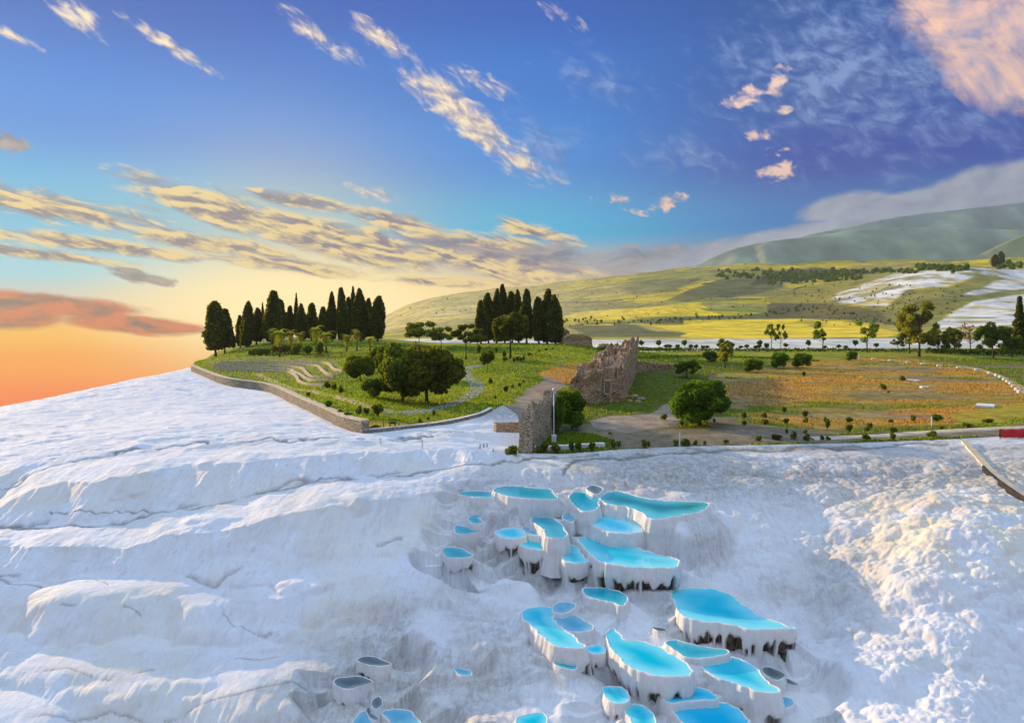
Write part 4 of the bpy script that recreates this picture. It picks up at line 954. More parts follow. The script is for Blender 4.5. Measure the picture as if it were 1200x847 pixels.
def trunk_mesh(name, h, r, seed=0, lean=.05, limbs=(), n=9):
    rr = random.Random(seed); mb = MB(); pts = []
    ox = oy = 0
    for i in range(6):
        t = i / 5; ox += rr.uniform(-lean, lean) * h * .3; oy += rr.uniform(-lean, lean) * h * .3
        pts.append((ox * t, oy * t, h * t - .15 * (i == 0)))
    mb.tube(pts, [r * (1.5 if i == 0 else 1.0 - .55 * i / 5) for i in range(6)], n)
    for (t, dx, dy, dz, lr) in limbs:
        k = t * 5; i = min(int(k), 4); f = k - i; p = np.array(pts[i]) * (1 - f) + np.array(pts[i + 1]) * f
        q = p + np.array([dx, dy, dz]); m = (p + q) / 2 + np.array([0, 0, -.08 * abs(dx + dy)])
        mb.tube([p, m, q], [lr, lr * .7, lr * .25], 6)
    return mb.mesh(name, M['bark'], True)
def make_tree(key, name, crown_me, trunk_me): PROTO[key] = (name, crown_me, trunk_me)
def put(key, loc, label, cat, group, sc=1.0, rz=0.0, mat=None):
    name, cm, tm = PROTO[key]; e = empty(name, tuple(loc), rz, sc); tag(e, label, cat, group)
    if name == 'cypress_tree': e.rotation_euler[0] = random.uniform(-.035, .035); e.rotation_euler[1] = random.uniform(-.035, .035)
    if tm is not None: link('trunk', tm, e)
    c = link('crown' if tm is not None else 'foliage', cm, e)
    return e
# unit cypresses: 10 m tall, 1 m half width; each with its own outline
def cypress(seed, base=.10, full=.35, tips=3, shape=1.0):
    r = np.random.default_rng(seed); n = 3800
    t = r.uniform(0, 1, n) ** .85; ang = r.uniform(0, 2 * np.pi, n)
    prof = np.where(t < full, .62 + .38 * np.sin(t / full * np.pi / 2), np.cos((t - full) / (1 - full) * np.pi / 2) ** (.72 * shape))
    lob = 1 + .55 * (fbm(np.cos(ang) * 1.5 + 5 + seed, np.sin(ang) * 1.5 + t * 5, seed, 3) - .5) * 2 + .25 * (vnoise(ang * 2.2 + seed, t * 11, seed + 3) - .5)
    rad = prof * lob * (.45 + .55 * r.uniform(0, 1, n) ** .4)
    pts = np.stack([np.cos(ang) * rad, np.sin(ang) * rad, 10 * (base + (1 - base) * t)], 1)
    for k in range(tips):            # side tips standing out of the flame shape
        a = r.uniform(0, 2 * np.pi); z = r.uniform(3.0, 9.0); m = 200; tt = r.uniform(0, 1, m)
        rr = .28 * (1 - tt); b = r.uniform(0, 2 * np.pi, m); off = np.interp(z, [3, 5.5, 9], [.85, .62, .28])
        pts = np.vstack([pts, np.stack([np.cos(a) * off + np.cos(b) * rr, np.sin(a) * off + np.sin(b) * rr, z - .6 + tt * 1.7], 1)])
    return leaf_mesh('crown', pts, .34, up=1.6, asp=1.8, mat=M['cypress'], seed=seed)
for k in range(4):
    make_tree('cyp%d' % k, 'cypress_tree', cypress(20 + k, .05 + .03 * (k % 3), (.30, .42, .24, .36)[k], 6 + 3 * k, (1, .8, 1.25, .95)[k]), trunk_mesh('trunk', 3.0, .16, k))
make_tree('cypB', 'cypress_tree', cypress(31, .14, .36, 2, .8), trunk_mesh('trunk', 3.0, .14, 8))
make_tree('cypT', 'cypress_tree', cypress(37, .12, .3, 0, 1.3), trunk_mesh('trunk', 3.0, .10, 9))
def z_of(p): return p
def cyp(px, top, base, wpx, key, label, group, Y=None):
    g = G(px, base) if Y is None else None
    if g is None: Xg = (px - CX) / F * Y; g = np.array([Xg, Y, float(Zground(np.array([Xg]), np.array([Y]))[0])])
    H = CAMZ - (top - HY) / F * g[1] - g[2]; w = wpx / F * g[1] / 2
    put(key, g - np.array([0, 0, .1]), label, 'tree', group, (w, w, H / 10), random.uniform(0, 6))
c6 = lambda x, y: (220 + x / 4.035, 320 + y / 4.035)
GL = 'cypresses along the left end of the garden'
LEFTC = [ # x, top, width (zoom px), kind, distance, label
 (133,135,92,'cypB',196,'stout dark cypress on bare trunks standing alone at the far left end'),
 (176,170,62,'cypB',199,'shorter cypress pressed against the right side of the lone stout one'),
 (217,275,20,'cypT',205,'tiny young cypress in the gap right of the lone stout pair'),
 (248,200,36,'cyp1',204,'low narrow cypress at the left edge of the second group'),
 (279,135,58,'cyp0',200,'pointed broad cypress with a clear trunk, left of the pencil-thin one'),
 (325,165,54,'cyp2',203,'round-shouldered cypress just left of the pencil-thin one'),
 (360,140,20,'cypT',206,'pencil-thin cypress between two broad ones on the left'),
 (406,85,78,'cyp3',200,'tallest and broadest cypress of the left group, behind the palms'),
 (442,125,52,'cyp1',206,'cypress merging into the right side of the broadest one'),
 (480,155,44,'cyp2',210,'short cypress standing free right of the broadest one'),
 (513,95,20,'cypT',208,'needle-thin tall cypress in the middle of the row'),
 (540,145,48,'cyp0',204,'mid-height cypress right of the needle-thin one'),
 (584,142,50,'cyp1',207,'blunt-topped cypress alone in the middle of the row'),
 (640,160,54,'cyp2',204,'wide low cypress left of a slim tall one, mid row'),
 (683,90,44,'cyp0',205,'slim tall cypress just left of the big right-hand clump'),
 (733,70,50,'cyp3',203,'cypress forming the left edge of the big dark clump'),
 (760,115,36,'cyp1',208,'low cypress sunk inside the big dark clump'),
 (778,65,32,'cypT',210,'narrow cypress spire rising highest in the big dark clump'),
 (818,75,66,'cyp0',202,'widest cypress in the middle of the big dark clump'),
 (860,120,46,'cyp2',207,'lower cypress right of the clump\'s widest one'),
 (898,110,60,'cyp1',201,'cypress closing the right edge of the big dark clump'),
]
for x, t, w, k, Y, lb in LEFTC:
    px, top = c6(x, t); cyp(px, top, 0, w / 4.035, k, lb, GL, Y)
c7 = lambda x, y: (440 + x / 3.68, 320 + y / 3.68)
GM = 'cypresses on the mound in the middle'
for x, t, w, k, Y, lb in [
 (455,118,52,'cyp2',196,'lowest cypress at the left edge of the middle clump'),
 (488,88,48,'cyp1',199,'second cypress from the left in the middle clump'),
 (522,70,50,'cyp0',200,'cypress rising left of the middle clump\'s highest spire'),
 (558,50,46,'cyp3',203,'highest spire of the middle clump, behind the ball-shaped tree'),
 (590,82,52,'cyp1',205,'cypress right behind the crown of the ball-shaped tree'),
 (618,74,46,'cyp0',202,'cypress right of the middle clump\'s highest spire'),
 (652,70,56,'cyp2',198,'ragged cypress at the right edge of the clump over the ball tree'),
 (705,105,52,'cyp1',196,'left cypress of the dense dark trio beside the ruined blocks'),
 (740,70,64,'cyp3',199,'tallest cypress of the dense dark trio beside the ruined blocks'),
 (776,95,66,'cyp0',195,'right cypress of the dense dark trio, nearest the ruined blocks')]:
    px, top = c7(x, t); cyp(px, top, 0, w / 3.68, k, lb, GM, Y)

# rounded trees and shrubs: unit crowns about 1 m radius
def ball(seed, n=9000, size=.11, lobes=26, flat=.85, mat='dark', zc=.86, inner=.6, rl=.42):
    r = np.random.default_rng(seed); cl = [(0, 0, zc, .72, .72, .72 * flat)]
    for _ in range(lobes):
        d = r.normal(size=3); d /= np.linalg.norm(d); d[2] = abs(d[2]) * .9 - .15 if r.random() < .8 else d[2]
        s = rl * r.uniform(.7, 1.15); cl.append((d[0] * .68, d[1] * .68, zc + d[2] * .68 * flat, s, s, s * .85))
    p, d, t = crown_clumps(cl, n, seed, inner); return leaf_mesh('crown', p, size, .2, 1.2, M[mat], seed, t, d * .8)
make_tree('ball0', 'round_tree', ball(41), trunk_mesh('trunk', 1.0, .05, 11, .05, [(.6,.3,.1,.35,.025),(.7,-.3,-.1,.3,.025)]))
make_tree('ball1', 'round_tree', ball(42, 9000, .11, 22, .9), trunk_mesh('trunk', 1.0, .06, 12))
make_tree('bigball', 'round_tree', ball(43, 22000, .075, 46, .86, 'green', .78, .7, .34), trunk_mesh('trunk', .9, .07, 13, .04, [(.5,.3,.15,.4,.035),(.6,-.35,.1,.35,.035),(.55,.05,-.35,.4,.03)]))
make_tree('ballstem', 'ball_tree', ball(44, 14000, .09, 30, .95, 'dark', 1.55, .7, .36), trunk_mesh('trunk', 1.5, .055, 14, .03, [(.7,.25,.1,.35,.03),(.75,-.25,-.1,.3,.03)]))
make_tree('shrub', 'shrub', ball(45, 520, .3, 6, .95, 'dark', .8, .25, .55), None)
make_tree('shrub2', 'shrub', ball(49, 480, .3, 5, .8, 'dark', .75, .2, .6), None)
make_tree('shrubg', 'shrub', ball(46, 500, .3, 7, .95, 'green', .85, .2, .55), None)
make_tree('bush', 'bush', ball(47, 9000, .10, 24, .9, 'green', .85, .6), None)
make_tree('smalltree', 'small_tree', ball(48, 700, .3, 8, .85, 'green', 2.3), trunk_mesh('trunk', 2.0, .09, 15))
# flat-topped pines and loose-crowned trees
def loose(seed, clumps, n, size, mat, inner=.1):
    p, d, t = crown_clumps(clumps, n, seed, inner); return leaf_mesh('crown', p, size, .1, 1.4, M[mat], seed, t)
def loose_tree(key, name, seed, h, n, size, mat, spread, ncl, trunkh, inner=.1, low=.35, flat=1.0):
    r = np.random.default_rng(seed); cl = []; limbs = []
    for k in range(ncl):
        a = r.uniform(0, 2 * np.pi); z = r.uniform(low, 1) ; rad = spread * math.sqrt(r.uniform(.05, 1)) * (1.15 - .55 * abs(z - .6) * 2 * .6)
        s = spread * r.uniform(.22, .42); c = (math.cos(a) * rad, math.sin(a) * rad, z * h * (1 - .12) , s, s, s * .75 * flat); cl.append(c)
        t = min(.95, max(.35, (z * h - .35 * h) / trunkh * .7 + .3)); limbs.append((t, c[0] * .9, c[1] * .9, max(.1, c[2] - t * trunkh) * .95, .03 * h * .25))
    make_tree(key, name, loose(seed, cl, n, size, mat, inner), trunk_mesh('trunk', trunkh, .022 * h, seed, .08, limbs))
loose_tree('airy0', 'broadleaf_tree', 51, 6, 1500, .26, 'bright', 1.9, 16, 3.6)
loose_tree('airy1', 'broadleaf_tree', 52, 6, 1500, .26, 'bright', 2.0, 15, 3.4)
loose_tree('airy2', 'broadleaf_tree', 53, 6, 1300, .26, 'bright', 2.3, 14, 3.2)
loose_tree('yellow', 'poplar_tree', 54, 8, 5200, .24, 'yellow', 2.4, 40, 5, .2, .28)
loose_tree('leafy', 'broadleaf_tree', 55, 6, 5000, .24, 'green', 2.5, 34, 3.5, .3, .3)
loose_tree('darkleaf', 'broadleaf_tree', 56, 5, 3200, .24, 'dark', 2.1, 24, 2.6, .3, .3)
loose_tree('bare', 'russet_tree', 57, 6, 420, .2, 'russet', 2.0, 26, 4.2, .0, .4)
loose_tree('pine', 'pine_tree', 58, 6, 4200, .22, 'dark', 2.3, 18, 5.0, .3, .55, .7)
loose_tree('pineflat', 'pine_tree', 59, 5, 5200, .22, 'dark', 3.4, 22, 3.8, .3, .55, .6)
make_tree('conif', 'conifer_tree', (lambda: (lambda r, n: leaf_mesh('crown', (lambda t, a: np.stack([np.cos(a) * (1 - t) * (.35 + .65 * r.uniform(0, 1, n) ** .5) * (1 + .25 * np.sin(t * 40)), np.sin(a) * (1 - t) * (.35 + .65 * r.uniform(0, 1, n) ** .5) * (1 + .25 * np.sin(t * 40)), .8 + 9.2 * t], 1))(r.uniform(0, 1, n) ** 1.3, r.uniform(0, 6.283, n)), .3, 0, 1.6, M['cypress'], 60))(np.random.default_rng(60), 4000))(), trunk_mesh('trunk', 6, .15, 16, .01))
def at(key, px, base, top, wpx, label, cat, group=None, Y=None, unit=(2.0, 1.0), rz=None, sink=.05):
    """stand a tree on the ground seen at (px, base); unit = its built height and half width"""
    if Y is None: g = G(px, base)
    else:
        Xg = (px - CX) / F * Y; g = np.array([Xg, Y, float(Zground(np.array([Xg]), np.array([Y]))[0])])
    H = CAMZ - (top - HY) / F * g[1] - g[2]; w = wpx / F * g[1] / 2
    return put(key, g - np.array([0, 0, sink]), label, cat, group, (w / unit[1], w / unit[1], H / unit[0]), random.uniform(0, 6) if rz is None else rz)
UB, US, UST = (1.72, 1.0), (1.65, 1.0), (2.45, 1.0)
# the large rounded trees left of the stone path
GB = 'rounded trees on the left lawn'
for (x, b, t, w, k, lb) in [
 (472,470,400,62,'ball1','large rounded dark tree on the left of the biggest crown'),
 (500,472,398,84,'ball0','biggest dark spreading crown beside the bend of the stone path'),
 (422,446,413,38,'ball0','olive-brown rounded tree at the right end of the wavy terrace walls'),
 (446,428,404,32,'ball1','small dome-shaped tree between the palms and the rounded trees'),
 (456,437,405,40,'ball1','middle dome-shaped tree leaning on the large rounded one')]:
    at(k, x, b, t, w, lb, 'tree', GB, unit=UB)
at('bush', 437, 466, 442, 30, 'low olive bush under the rounded tree by the terraces', 'bush', unit=US)
at('pineflat', 491, 408, 378, 42, 'wide flat-topped pine behind the biggest rounded crown', 'tree', unit=(4.6, 3.9))
at('pineflat', 517, 410, 384, 30, 'low flat pine right of the wide flat-topped one', 'tree', unit=(4.6, 3.9))
at('pine', 546, 421, 378, 34, 'slim-trunked pine with a high crown beside the head of the stone path', 'tree', unit=(5.6, 2.8))
at('pine', 560, 414, 384, 22, 'small pine on the right shoulder of the slim-trunked pine', 'tree', unit=(5.6, 2.8))
at('ballstem', 598, 420, 363, 48, 'large ball-shaped tree on one trunk in front of the middle cypresses', 'tree', unit=UST)
at('ballstem', 571, 437, 409, 18, 'teardrop-shaped clipped tree right of the stone path', 'tree', unit=UST)
at('bigball', 820, 498, 435, 74, 'big dense green dome tree standing alone near the plateau edge', 'tree', unit=UB)
at('bush', 665, 503, 455, 44, 'large bright green bush behind the near ruined wall', 'bush', unit=US)
at('bush', 652, 508, 470, 26, 'smaller green bush in the angle of the near ruined wall', 'bush', unit=US)
at('leafy', 805, 443, 420, 30, 'dusky bush-like tree in the hollow behind the dome tree', 'tree', unit=(6, 2.9))
at('yellow', 850, 432, 393, 20, 'yellow-green young tree sunlit above the dome tree', 'tree', unit=(8, 2.8))
for x, b, t, w, lb in [(832,424,411,20,'low yellow-green bush left of the sunlit young tree'),(882,436,420,26,'low bright bush at the foot of the field, right of the sunlit young tree'),(914,432,412,22,'bright leafy bush between the field and the hedge, left one'),(940,431,413,24,'bright leafy bush between the field and the hedge, right one'),(998,423,411,14,'dark round bush beside the white-stone path')]:
    at('bush', x, b, t, w, lb, 'bush', 'bushes round the orange field', unit=US)
# palms
def palm(seed):
    r = np.random.default_rng(seed); mb_pts = []; V = []; Fq = []; tn = []
    for k in range(30):
        a = k * 2.4 + r.uniform(-.2, .2); e0 = r.uniform(-.7, 1.5); L = r.uniform(1.2, 2.0)
        for i in range(9):
            t0 = i / 9; s = t0 * L
            d = np.array([math.cos(a) * math.cos(e0 - t0 * 1.3), math.sin(a) * math.cos(e0 - t0 * 1.3), math.sin(e0 - t0 * 1.3)])
            p = np.array([0, 0, 3.0]) + d * s * .9; side = np.array([-math.sin(a), math.cos(a), 0])
            wl = .26 * math.sin(math.pi * (.15 + .8 * t0))
            for sg in (-1, 1):
                q = p + side * sg * wl * 1.4 + np.array([0, 0, -.22 * wl]); b = len(V)
                V += [p, p + d * .1, q + d * .22, q + d * .12]; Fq.append((b, b + 1, b + 2, b + 3)); tn += [r.uniform(.3, 1)] * 4
    return mesh_np('crown', np.array(V), np.array(Fq), M['yellow'], False, dict(tint=np.array(tn)))
for k in range(2): make_tree('palm%d' % k, 'palm_tree', palm(70 + k), trunk_mesh('trunk', 3.0, .14, 70 + k, .03))
for x, b, t, w, lb in [(402,360,245,60,'feathery palm in front of the broadest cypress, nearest the clipped hedge'),(435,395,242,74,'largest feathery palm, left of the middle of the row'),(487,375,250,56,'palm with ragged fronds under the needle-thin cypress'),(532,370,262,50,'palm below the mid-height cypress'),(606,372,228,76,'tall pale palm below the blunt-topped cypress'),(655,378,258,84,'broad-fronded palm in front of the slim tall cypress'),(752,372,275,64,'palm at the left foot of the big dark clump'),(800,368,250,64,'taller palm in front of the big dark clump'),(862,366,290,64,'low palm at the right foot of the big dark clump')]:
    px, py = c6(x, b); _, tp = c6(x, t)
    at('palm%d' % (x % 2), px, py, tp, w / 4.035 * 1.15, lb, 'palm', 'palms on the left lawn', unit=(4.2, 1.5))
for x, b, t, w, lb, k in [(570,388,338,52,'clipped bush below the tall pale palm, left one','shrubg'),(625,394,322,50,'tall clipped bush below the tall pale palm, right one','shrub'),(505,385,340,44,'clipped bush in the shade right of the box hedge','shrub')]:
    px, py = c6(x, b); _, tp = c6(x, t); at(k, px, py, tp, w / 4.035, lb, 'shrub', 'clipped shrubs under the palms', unit=US)
# trees along the far side of the field
GF_ = 'trees along the far side of the field'
for (k, x, b, t, w, lb, u) in [
 ('airy0',904,409,376,16,'two-pronged sparse tree, left stem, before the yellow field',(5.6,2.3)),('airy1',915,409,379,13,'two-pronged sparse tree, right stem, before the yellow field',(5.6,2.3)),
 ('airy1',964,410,376,27,'thin spreading tree standing free before the yellow field',(5.6,2.5)),
 ('airy2',1016,412,376,34,'leaning sparse tree just left of the small dark round one',(5.6,2.8)),
 ('darkleaf',1052,408,394,15,'small dark round tree left of the tall yellow-green tree',(4.8,2.5)),
 ('yellow',1077,418,348,44,'tall yellow-green poplar, tallest tree on the right',(7.8,2.9)),
 ('yellow',1066,414,362,26,'shorter yellow-green poplar hugging the tall one',(7.8,2.9)),
 ('darkleaf',1100,414,386,24,'dark tree at the right foot of the tall poplar',(4.8,2.5)),
 ('darkleaf',1118,413,383,30,'dark rounded tree between the poplar and the russet tree',(4.8,2.5)),
 ('bare',1137,415,374,26,'nearly leafless russet tree before the white hillside',(6,2.4)),
 ('leafy',1164,420,377,42,'full bright green tree near the right edge',(5.8,3.0)),
 ('conif',1195,415,348,26,'dark pointed conifer cut by the right edge',(10,1.2)),
 ('leafy',1186,418,392,22,'low green tree between the full green one and the conifer',(5.8,3.0))]:
    at(k, x, b, t, w, lb, 'tree', GF_, unit=u)
ORD = ['first','second','third','fourth','fifth','sixth','seventh','eighth','ninth','tenth','eleventh','twelfth','thirteenth','fourteenth','fifteenth','sixteenth','seventeenth','eighteenth','nineteenth','twentieth','twenty-first','twenty-second','twenty-third','twenty-fourth','twenty-fifth','twenty-sixth']
# row of small standard trees along the far hedge
c8 = lambda x, y: (640 + x / 4.615, 370 + y / 4.615)
c9 = lambda x, y: (860 + x / 3.529, 370 + y / 3.529)
row = [c8(x, 0)[0] for x in (515,610,650,668,712,749,780,810,848,870,935,1005,1050,1085,1130,1155,1190)] + [c9(x, 0)[0] for x in (105,135,215,310,375,432,465,502,590)]
row.sort(); tops = {0: 5, 5: 6}
for i, x in enumerate(row):
    hh = 12 if i in (0, 1, 5, 16, 20, 24) else random.choice((6.5, 7.5, 9))
    at('smalltree', x, 412, 412 - hh * 1.15, 5.8 + hh * .12, ORD[i] + ' small round-headed tree from the left in the row before the far hedge', 'tree', 'small trees along the far hedge', unit=(3.05, 1.0))
# low shrubs: rows counted from their left end
def shrub_row(pts, group, text):
    for i, (x, b, h, w) in enumerate(sorted(pts)):
        at(random.choice(('shrub', 'shrub2', 'shrubg')), x, b, b - h * random.uniform(.85, 1.15), w * random.uniform(.85, 1.2), ORD[i] + ' ' + text, 'shrub', group, unit=US)
Z6 = lambda *L: [(220 + x / 4.035, 320 + y / 4.035, h / 4.035, w / 4.035) for x, y, h, w in L]
Z7 = lambda *L: [(440 + x / 3.68, 320 + y / 3.68, h / 3.68, w / 3.68) for x, y, h, w in L]
Z8 = lambda *L: [(640 + x / 4.615, 370 + y / 4.615, h / 4.615, w / 4.615) for x, y, h, w in L]
Z9 = lambda *L: [(860 + x / 3.529, 370 + y / 3.529, h / 3.529, w / 3.529) for x, y, h, w in L]
shrub_row(Z6((568,585,24,26),(664,645,40,42),(720,672,28,26),(755,690,36,40),(790,706,28,30),(838,730,26,30),(895,750,30,70),(968,735,26,40)), 'shrubs inside the stone wall', 'low shrub from the far end of the row inside the stone wall')
shrub_row(Z6((812,668,40,34),(846,668,40,34),(895,675,62,50),(655,545,36,30),(690,555,40,40),(722,570,38,30)), 'shrubs on the slope above the wall', 'shrub from the left on the slope above the stone wall')
shrub_row(Z7((368,382,14,14),(448,345,36,16),(520,345,28,16),(553,365,30,20),(556,382,22,20),(598,385,22,16),(612,380,22,16),(627,382,22,16),(640,376,20,14),(660,360,16,14),(735,335,14,14),(765,330,12,12),(668,355,12,12),(705,340,12,12)), 'shrubs under the ball-shaped tree', 'small shrub from the left on the slope by the ball-shaped tree')
shrub_row(Z7((494,478,26,18),(563,515,28,26),(592,498,18,16),(620,488,20,18),(637,476,18,14),(518,545,20,14),(250,615,26,20),(228,635,22,16),(190,645,20,16)), 'shrubs beside the stone path and dirt track', 'little shrub from the left beside the stone path and dirt track')
shrub_row(Z7((590,792,60,66),(665,775,50,34),(705,775,40,30),(730,775,54,36),(775,775,42,50),(848,775,54,28),(878,772,52,30),(935,772,44,34)), 'shrubs below the lamp post', 'dark shrub from the left in the row below the lamp post')
shrub_row(Z8((362,718,46,34),(392,712,40,28),(532,716,50,44),(555,705,30,22),(700,706,34,32),(757,704,40,56),(810,698,28,28),(858,698,24,26),(970,690,24,34),(1150,674,24,32)), 'shrubs along the plateau edge', 'dark shrub from the left along the plateau edge, under the dome tree')
shrub_row(Z8((640,562,32,34),(735,594,26,24),(910,578,24,24),(1072,552,34,30),(1075,592,24,24),(1180,552,26,28),(1178,588,28,30),(345,642,16,22)), 'shrubs round the dome tree', 'shrub from the left around the foot of the dome tree')
shrub_row(Z9((42,424,30,24),(45,452,22,20),(126,420,24,24),(126,447,26,28),(208,402,34,28),(217,447,30,22),(296,420,30,24),(300,444,24,20),(386,470,40,20),(378,442,24,18),(474,442,28,30),(478,482,34,28),(560,466,30,28),(553,478,20,24),(657,486,30,30),(650,440,14,22),(742,440,30,24),(835,438,32,40),(860,470,16,18),(963,460,18,38),(1055,442,22,40)), 'shrubs on the near side of the field', 'small shrub from the left on the near side of the orange field')
shrub_row(Z9((103,516,24,26),(180,512,26,44),(220,488,24,16),(250,512,32,32),(298,486,18,18),(305,515,26,24),(363,512,18,16),(387,512,18,22),(543,512,28,32),(657,517,36,32),(825,502,32,36)), 'shrubs along the paved strip', 'dark shrub from the left along the paved strip at the plateau edge')
shrub_row(Z9((697,270,22,22),(612,296,18,22),(624,308,26,24),(640,320,12,16),(290,250,20,18)), 'shrubs out in the orange field', 'shrub from the left out in the middle of the orange field')
# far scattered trees on the country behind: each a small copy
def far_tree(px, py, h, w, key, label, group, unit):
    g = GFpy(px, py); Y = g[1]; H = h / F * Y; ww = w / F * Y / 2
    put(key, g - np.array([0, 0, .3]), label, 'tree', group, (ww / unit[1], ww / unit[1], H / unit[0]), random.uniform(0, 6))
far_tree(1166, 313, 15, 8, 'cyp0', 'left one of two far dark cypresses on the skyline above the white hill', 'far pair of cypresses', (10, 1))
far_tree(1173, 311, 16, 7, 'cyp1', 'right one of two far dark cypresses on the skyline above the white hill', 'far pair of cypresses', (10, 1))
far_tree(1117, 322, 7, 7, 'shrub', 'single round tree on the crest of the white hill', None, US)
def wood(name, spots, label):
    V = []; tn = []; r = np.random.default_rng(81); P_ = []
    for px, py, h in spots:
        g = GFpy(px, py); Y = g[1]; s = h / F * Y
        if Y > 2700: continue
        m = 46; d = r.normal(size=(m, 3)); d /= np.linalg.norm(d, axis=1)[:, None]
        P_.append((g + np.array([0, 0, s * .5]) + d * np.array([s * .45, s * .45, s * .52]), s))
    pts = np.vstack([p for p, s in P_]); sz = np.concatenate([np.full(len(p), s) for p, s in P_])
    me = leaf_mesh(name, pts, (.42 * sz)[:, None], .2, 1.2, M['green'], 82)
    o = link(name, me); tag(o, label, 'wood', kind='stuff')
sp = []
rr = random.Random(5)
for _ in range(150): x = rr.uniform(840, 1075); sp.append((x, 319 - (x - 840) * .004 + rr.uniform(-1.5, 9) * (1 if x < 1000 else .3), rr.uniform(2.6, 4.6)))
for _ in range(60): x = rr.uniform(1075, 1135); sp.append((x, 315 + rr.uniform(-1, 3), rr.uniform(3, 6)))
for _ in range(150): x = rr.uniform(900, 1010); sp.append((x, 324 + rr.uniform(0, 11) - (x - 900) * .06, rr.uniform(2.6, 4.6)))
for _ in range(40): x = rr.uniform(1170, 1260); sp.append((x, 312 + rr.uniform(-2, 4), rr.uniform(4, 7)))
wood('far_wood', sp, 'dark belt of far trees across the plain above the fields')
sp = []
for _ in range(130):
    x = rr.uniform(660, 1060); base = np.interp(x, [660, 760, 860, 960, 1060], [378, 377, 372, 362, 384]); sp.append((x, base + rr.gauss(0, 2), rr.uniform(1.5, 3.2)))
for _ in range(170): x = rr.uniform(930, 1130); sp.append((x, rr.uniform(332, 382), rr.uniform(.8, 1.9)))
for _ in range(90): x = rr.uniform(450, 940); sp.append((x, rr.uniform(338, 372), rr.uniform(.7, 1.6)))
wood('far_hedges', sp, 'scattered far bushes and hedge lines between the fields')

# ------------------------------------------------------------------ hedges, grass
def hedge(name, line, h, w, label, mat='dark', n=2600, seed=90, size=.22):
    pts = resample(np.array([G(*p) for p in line]), 40); r = np.random.default_rng(seed)
    c = np.array([pts[:, 0].mean(), pts[:, 1].mean(), pts[:, 2].min()]); k = r.uniform(0, len(pts) - 1.001, n); i = k.astype(int); f = (k - i)[:, None]
    p = pts[i] * (1 - f) + pts[i + 1] * f - c; a = r.uniform(0, np.pi, n); wob = .8 + .5 * fbm(k * .6, k * 0, seed, 3)
    p[:, 1] += np.cos(a) * w / 2 * np.sign(np.cos(a)) * np.sign(r.uniform(-1, 1, n)) * r.uniform(.6, 1, n); p[:, 2] += np.sin(a) ** .5 * h * wob * r.uniform(.35, 1, n)
    o = link(name, leaf_mesh(name, p, size, .3, 1.2, M[mat], seed), None, tuple(c)); tag(o, label, 'hedge')
hedge('hedge', [c6(288,388),c6(340,389),c6(392,386)], 1.5, 1.2, 'clipped box hedge at the left end of the palms')
hedge('hedge', [c6(400,384),c6(470,383),c6(545,380)], 2.3, 1.4, 'taller clipped hedge behind the largest palm', seed=91)
hedge('hedge', [(700,411.5),(800,411.5),(900,412),(1000,412),(1080,413)], 1.1, 1.0, 'long dark low hedge between the far white strip and the field', seed=92, n=7000, size=.35)
hedge('hedge', [(1085,414),(1140,416),(1215,417)], 1.6, 1.6, 'dark hedge under the trees at the right edge', seed=93, n=3000, size=.35)
hedge('hedge', [(745,420),(830,418),(905,421),(960,424)], .6, 1.2, 'low bright hedge line in front of the far lawn', 'bright', 3000, 94, .3)
def tufts():
    X, YY, zg, gar, px, py, C = NEAR; r = np.random.default_rng(95)
    m = gar & (YY < 190) & (np.abs(px - 600) < 720)
    green = (C[..., 1] > C[..., 0] * .92) & (C[..., 1] > .07) & (C[..., 2] < .10)
    oran = (C[..., 0] > C[..., 1] * 1.5)
    for nm, msk, n, mat, lb, hh in (('grass', m & green, 52000, 'grass', 'short rough grass over the garden lawns', .17), ('dry_grass', m & oran, 9000, 'dry', 'dry rust-coloured grass over the field', .15)):
        j, i = np.nonzero(msk); k = r.integers(0, len(j), n); j, i = j[k], i[k]
        p = np.stack([X[j, i], YY[j, i], zg[j, i]], 1); du = X[0, 1] - X[0, 0]; p[:, 0] += r.uniform(-.5, .5, n) * YY[j, i] * .00175; p[:, 1] += r.uniform(-.5, .5, n) * YY[j, i] * .004
        s = hh * (.5 + r.uniform(0, 1, n)) * (YY[j, i] / 90) ** .6; a = r.uniform(0, 6.283, n); w = s * .8
        dx = np.stack([np.cos(a) * w, np.sin(a) * w, np.zeros(n)], 1); up = np.stack([r.normal(0, .3, n) * s, r.normal(0, .3, n) * s, s], 1)
        V = np.stack([p - dx * .5, p + dx * .5, p + up + dx * .25, p + up - dx * .3], 1).reshape(-1, 3)
        o = link(nm, mesh_np(nm, V, np.arange(4 * n).reshape(n, 4), M[mat], False, dict(tint=np.repeat(r.uniform(.25, .8, n), 4)))); tag(o, lb, 'grass', kind='stuff')
tufts()

# ------------------------------------------------------------------ paths
def ribbon(name, line, w, mat, lift_=.06, n=90, wj=.15, kind='structure'):
    pts = spline(np.array([G(*p)[:2] for p in line]), n); tan = np.gradient(pts, axis=0); tan /= np.linalg.norm(tan, axis=1)[:, None]
    nr = np.stack([tan[:, 1], -tan[:, 0]], 1); V = []; K = 7
    for k in range(K):
        o = (k / (K - 1) - .5) * w; jit = (fbm(pts[:, 0] * .8, pts[:, 1] * .8 + k, 700, 2) - .5) * wj * 2 * (k in (0, K - 1))
        q = pts + nr * (o + jit)[:, None]; V.append(np.column_stack([q, Zmid(q) + lift_ - (.12 if k in (0, K - 1) else 0)]))
    V = np.stack(V, 1).reshape(-1, 3); idx = np.arange(n * K).reshape(n, K)
    qd = np.stack([idx[:-1, :-1], idx[:-1, 1:], idx[1:, 1:], idx[1:, :-1]], -1).reshape(-1, 4)
    return tag(link(name, mesh_np(name, V, qd, mat, True)), kind=kind)
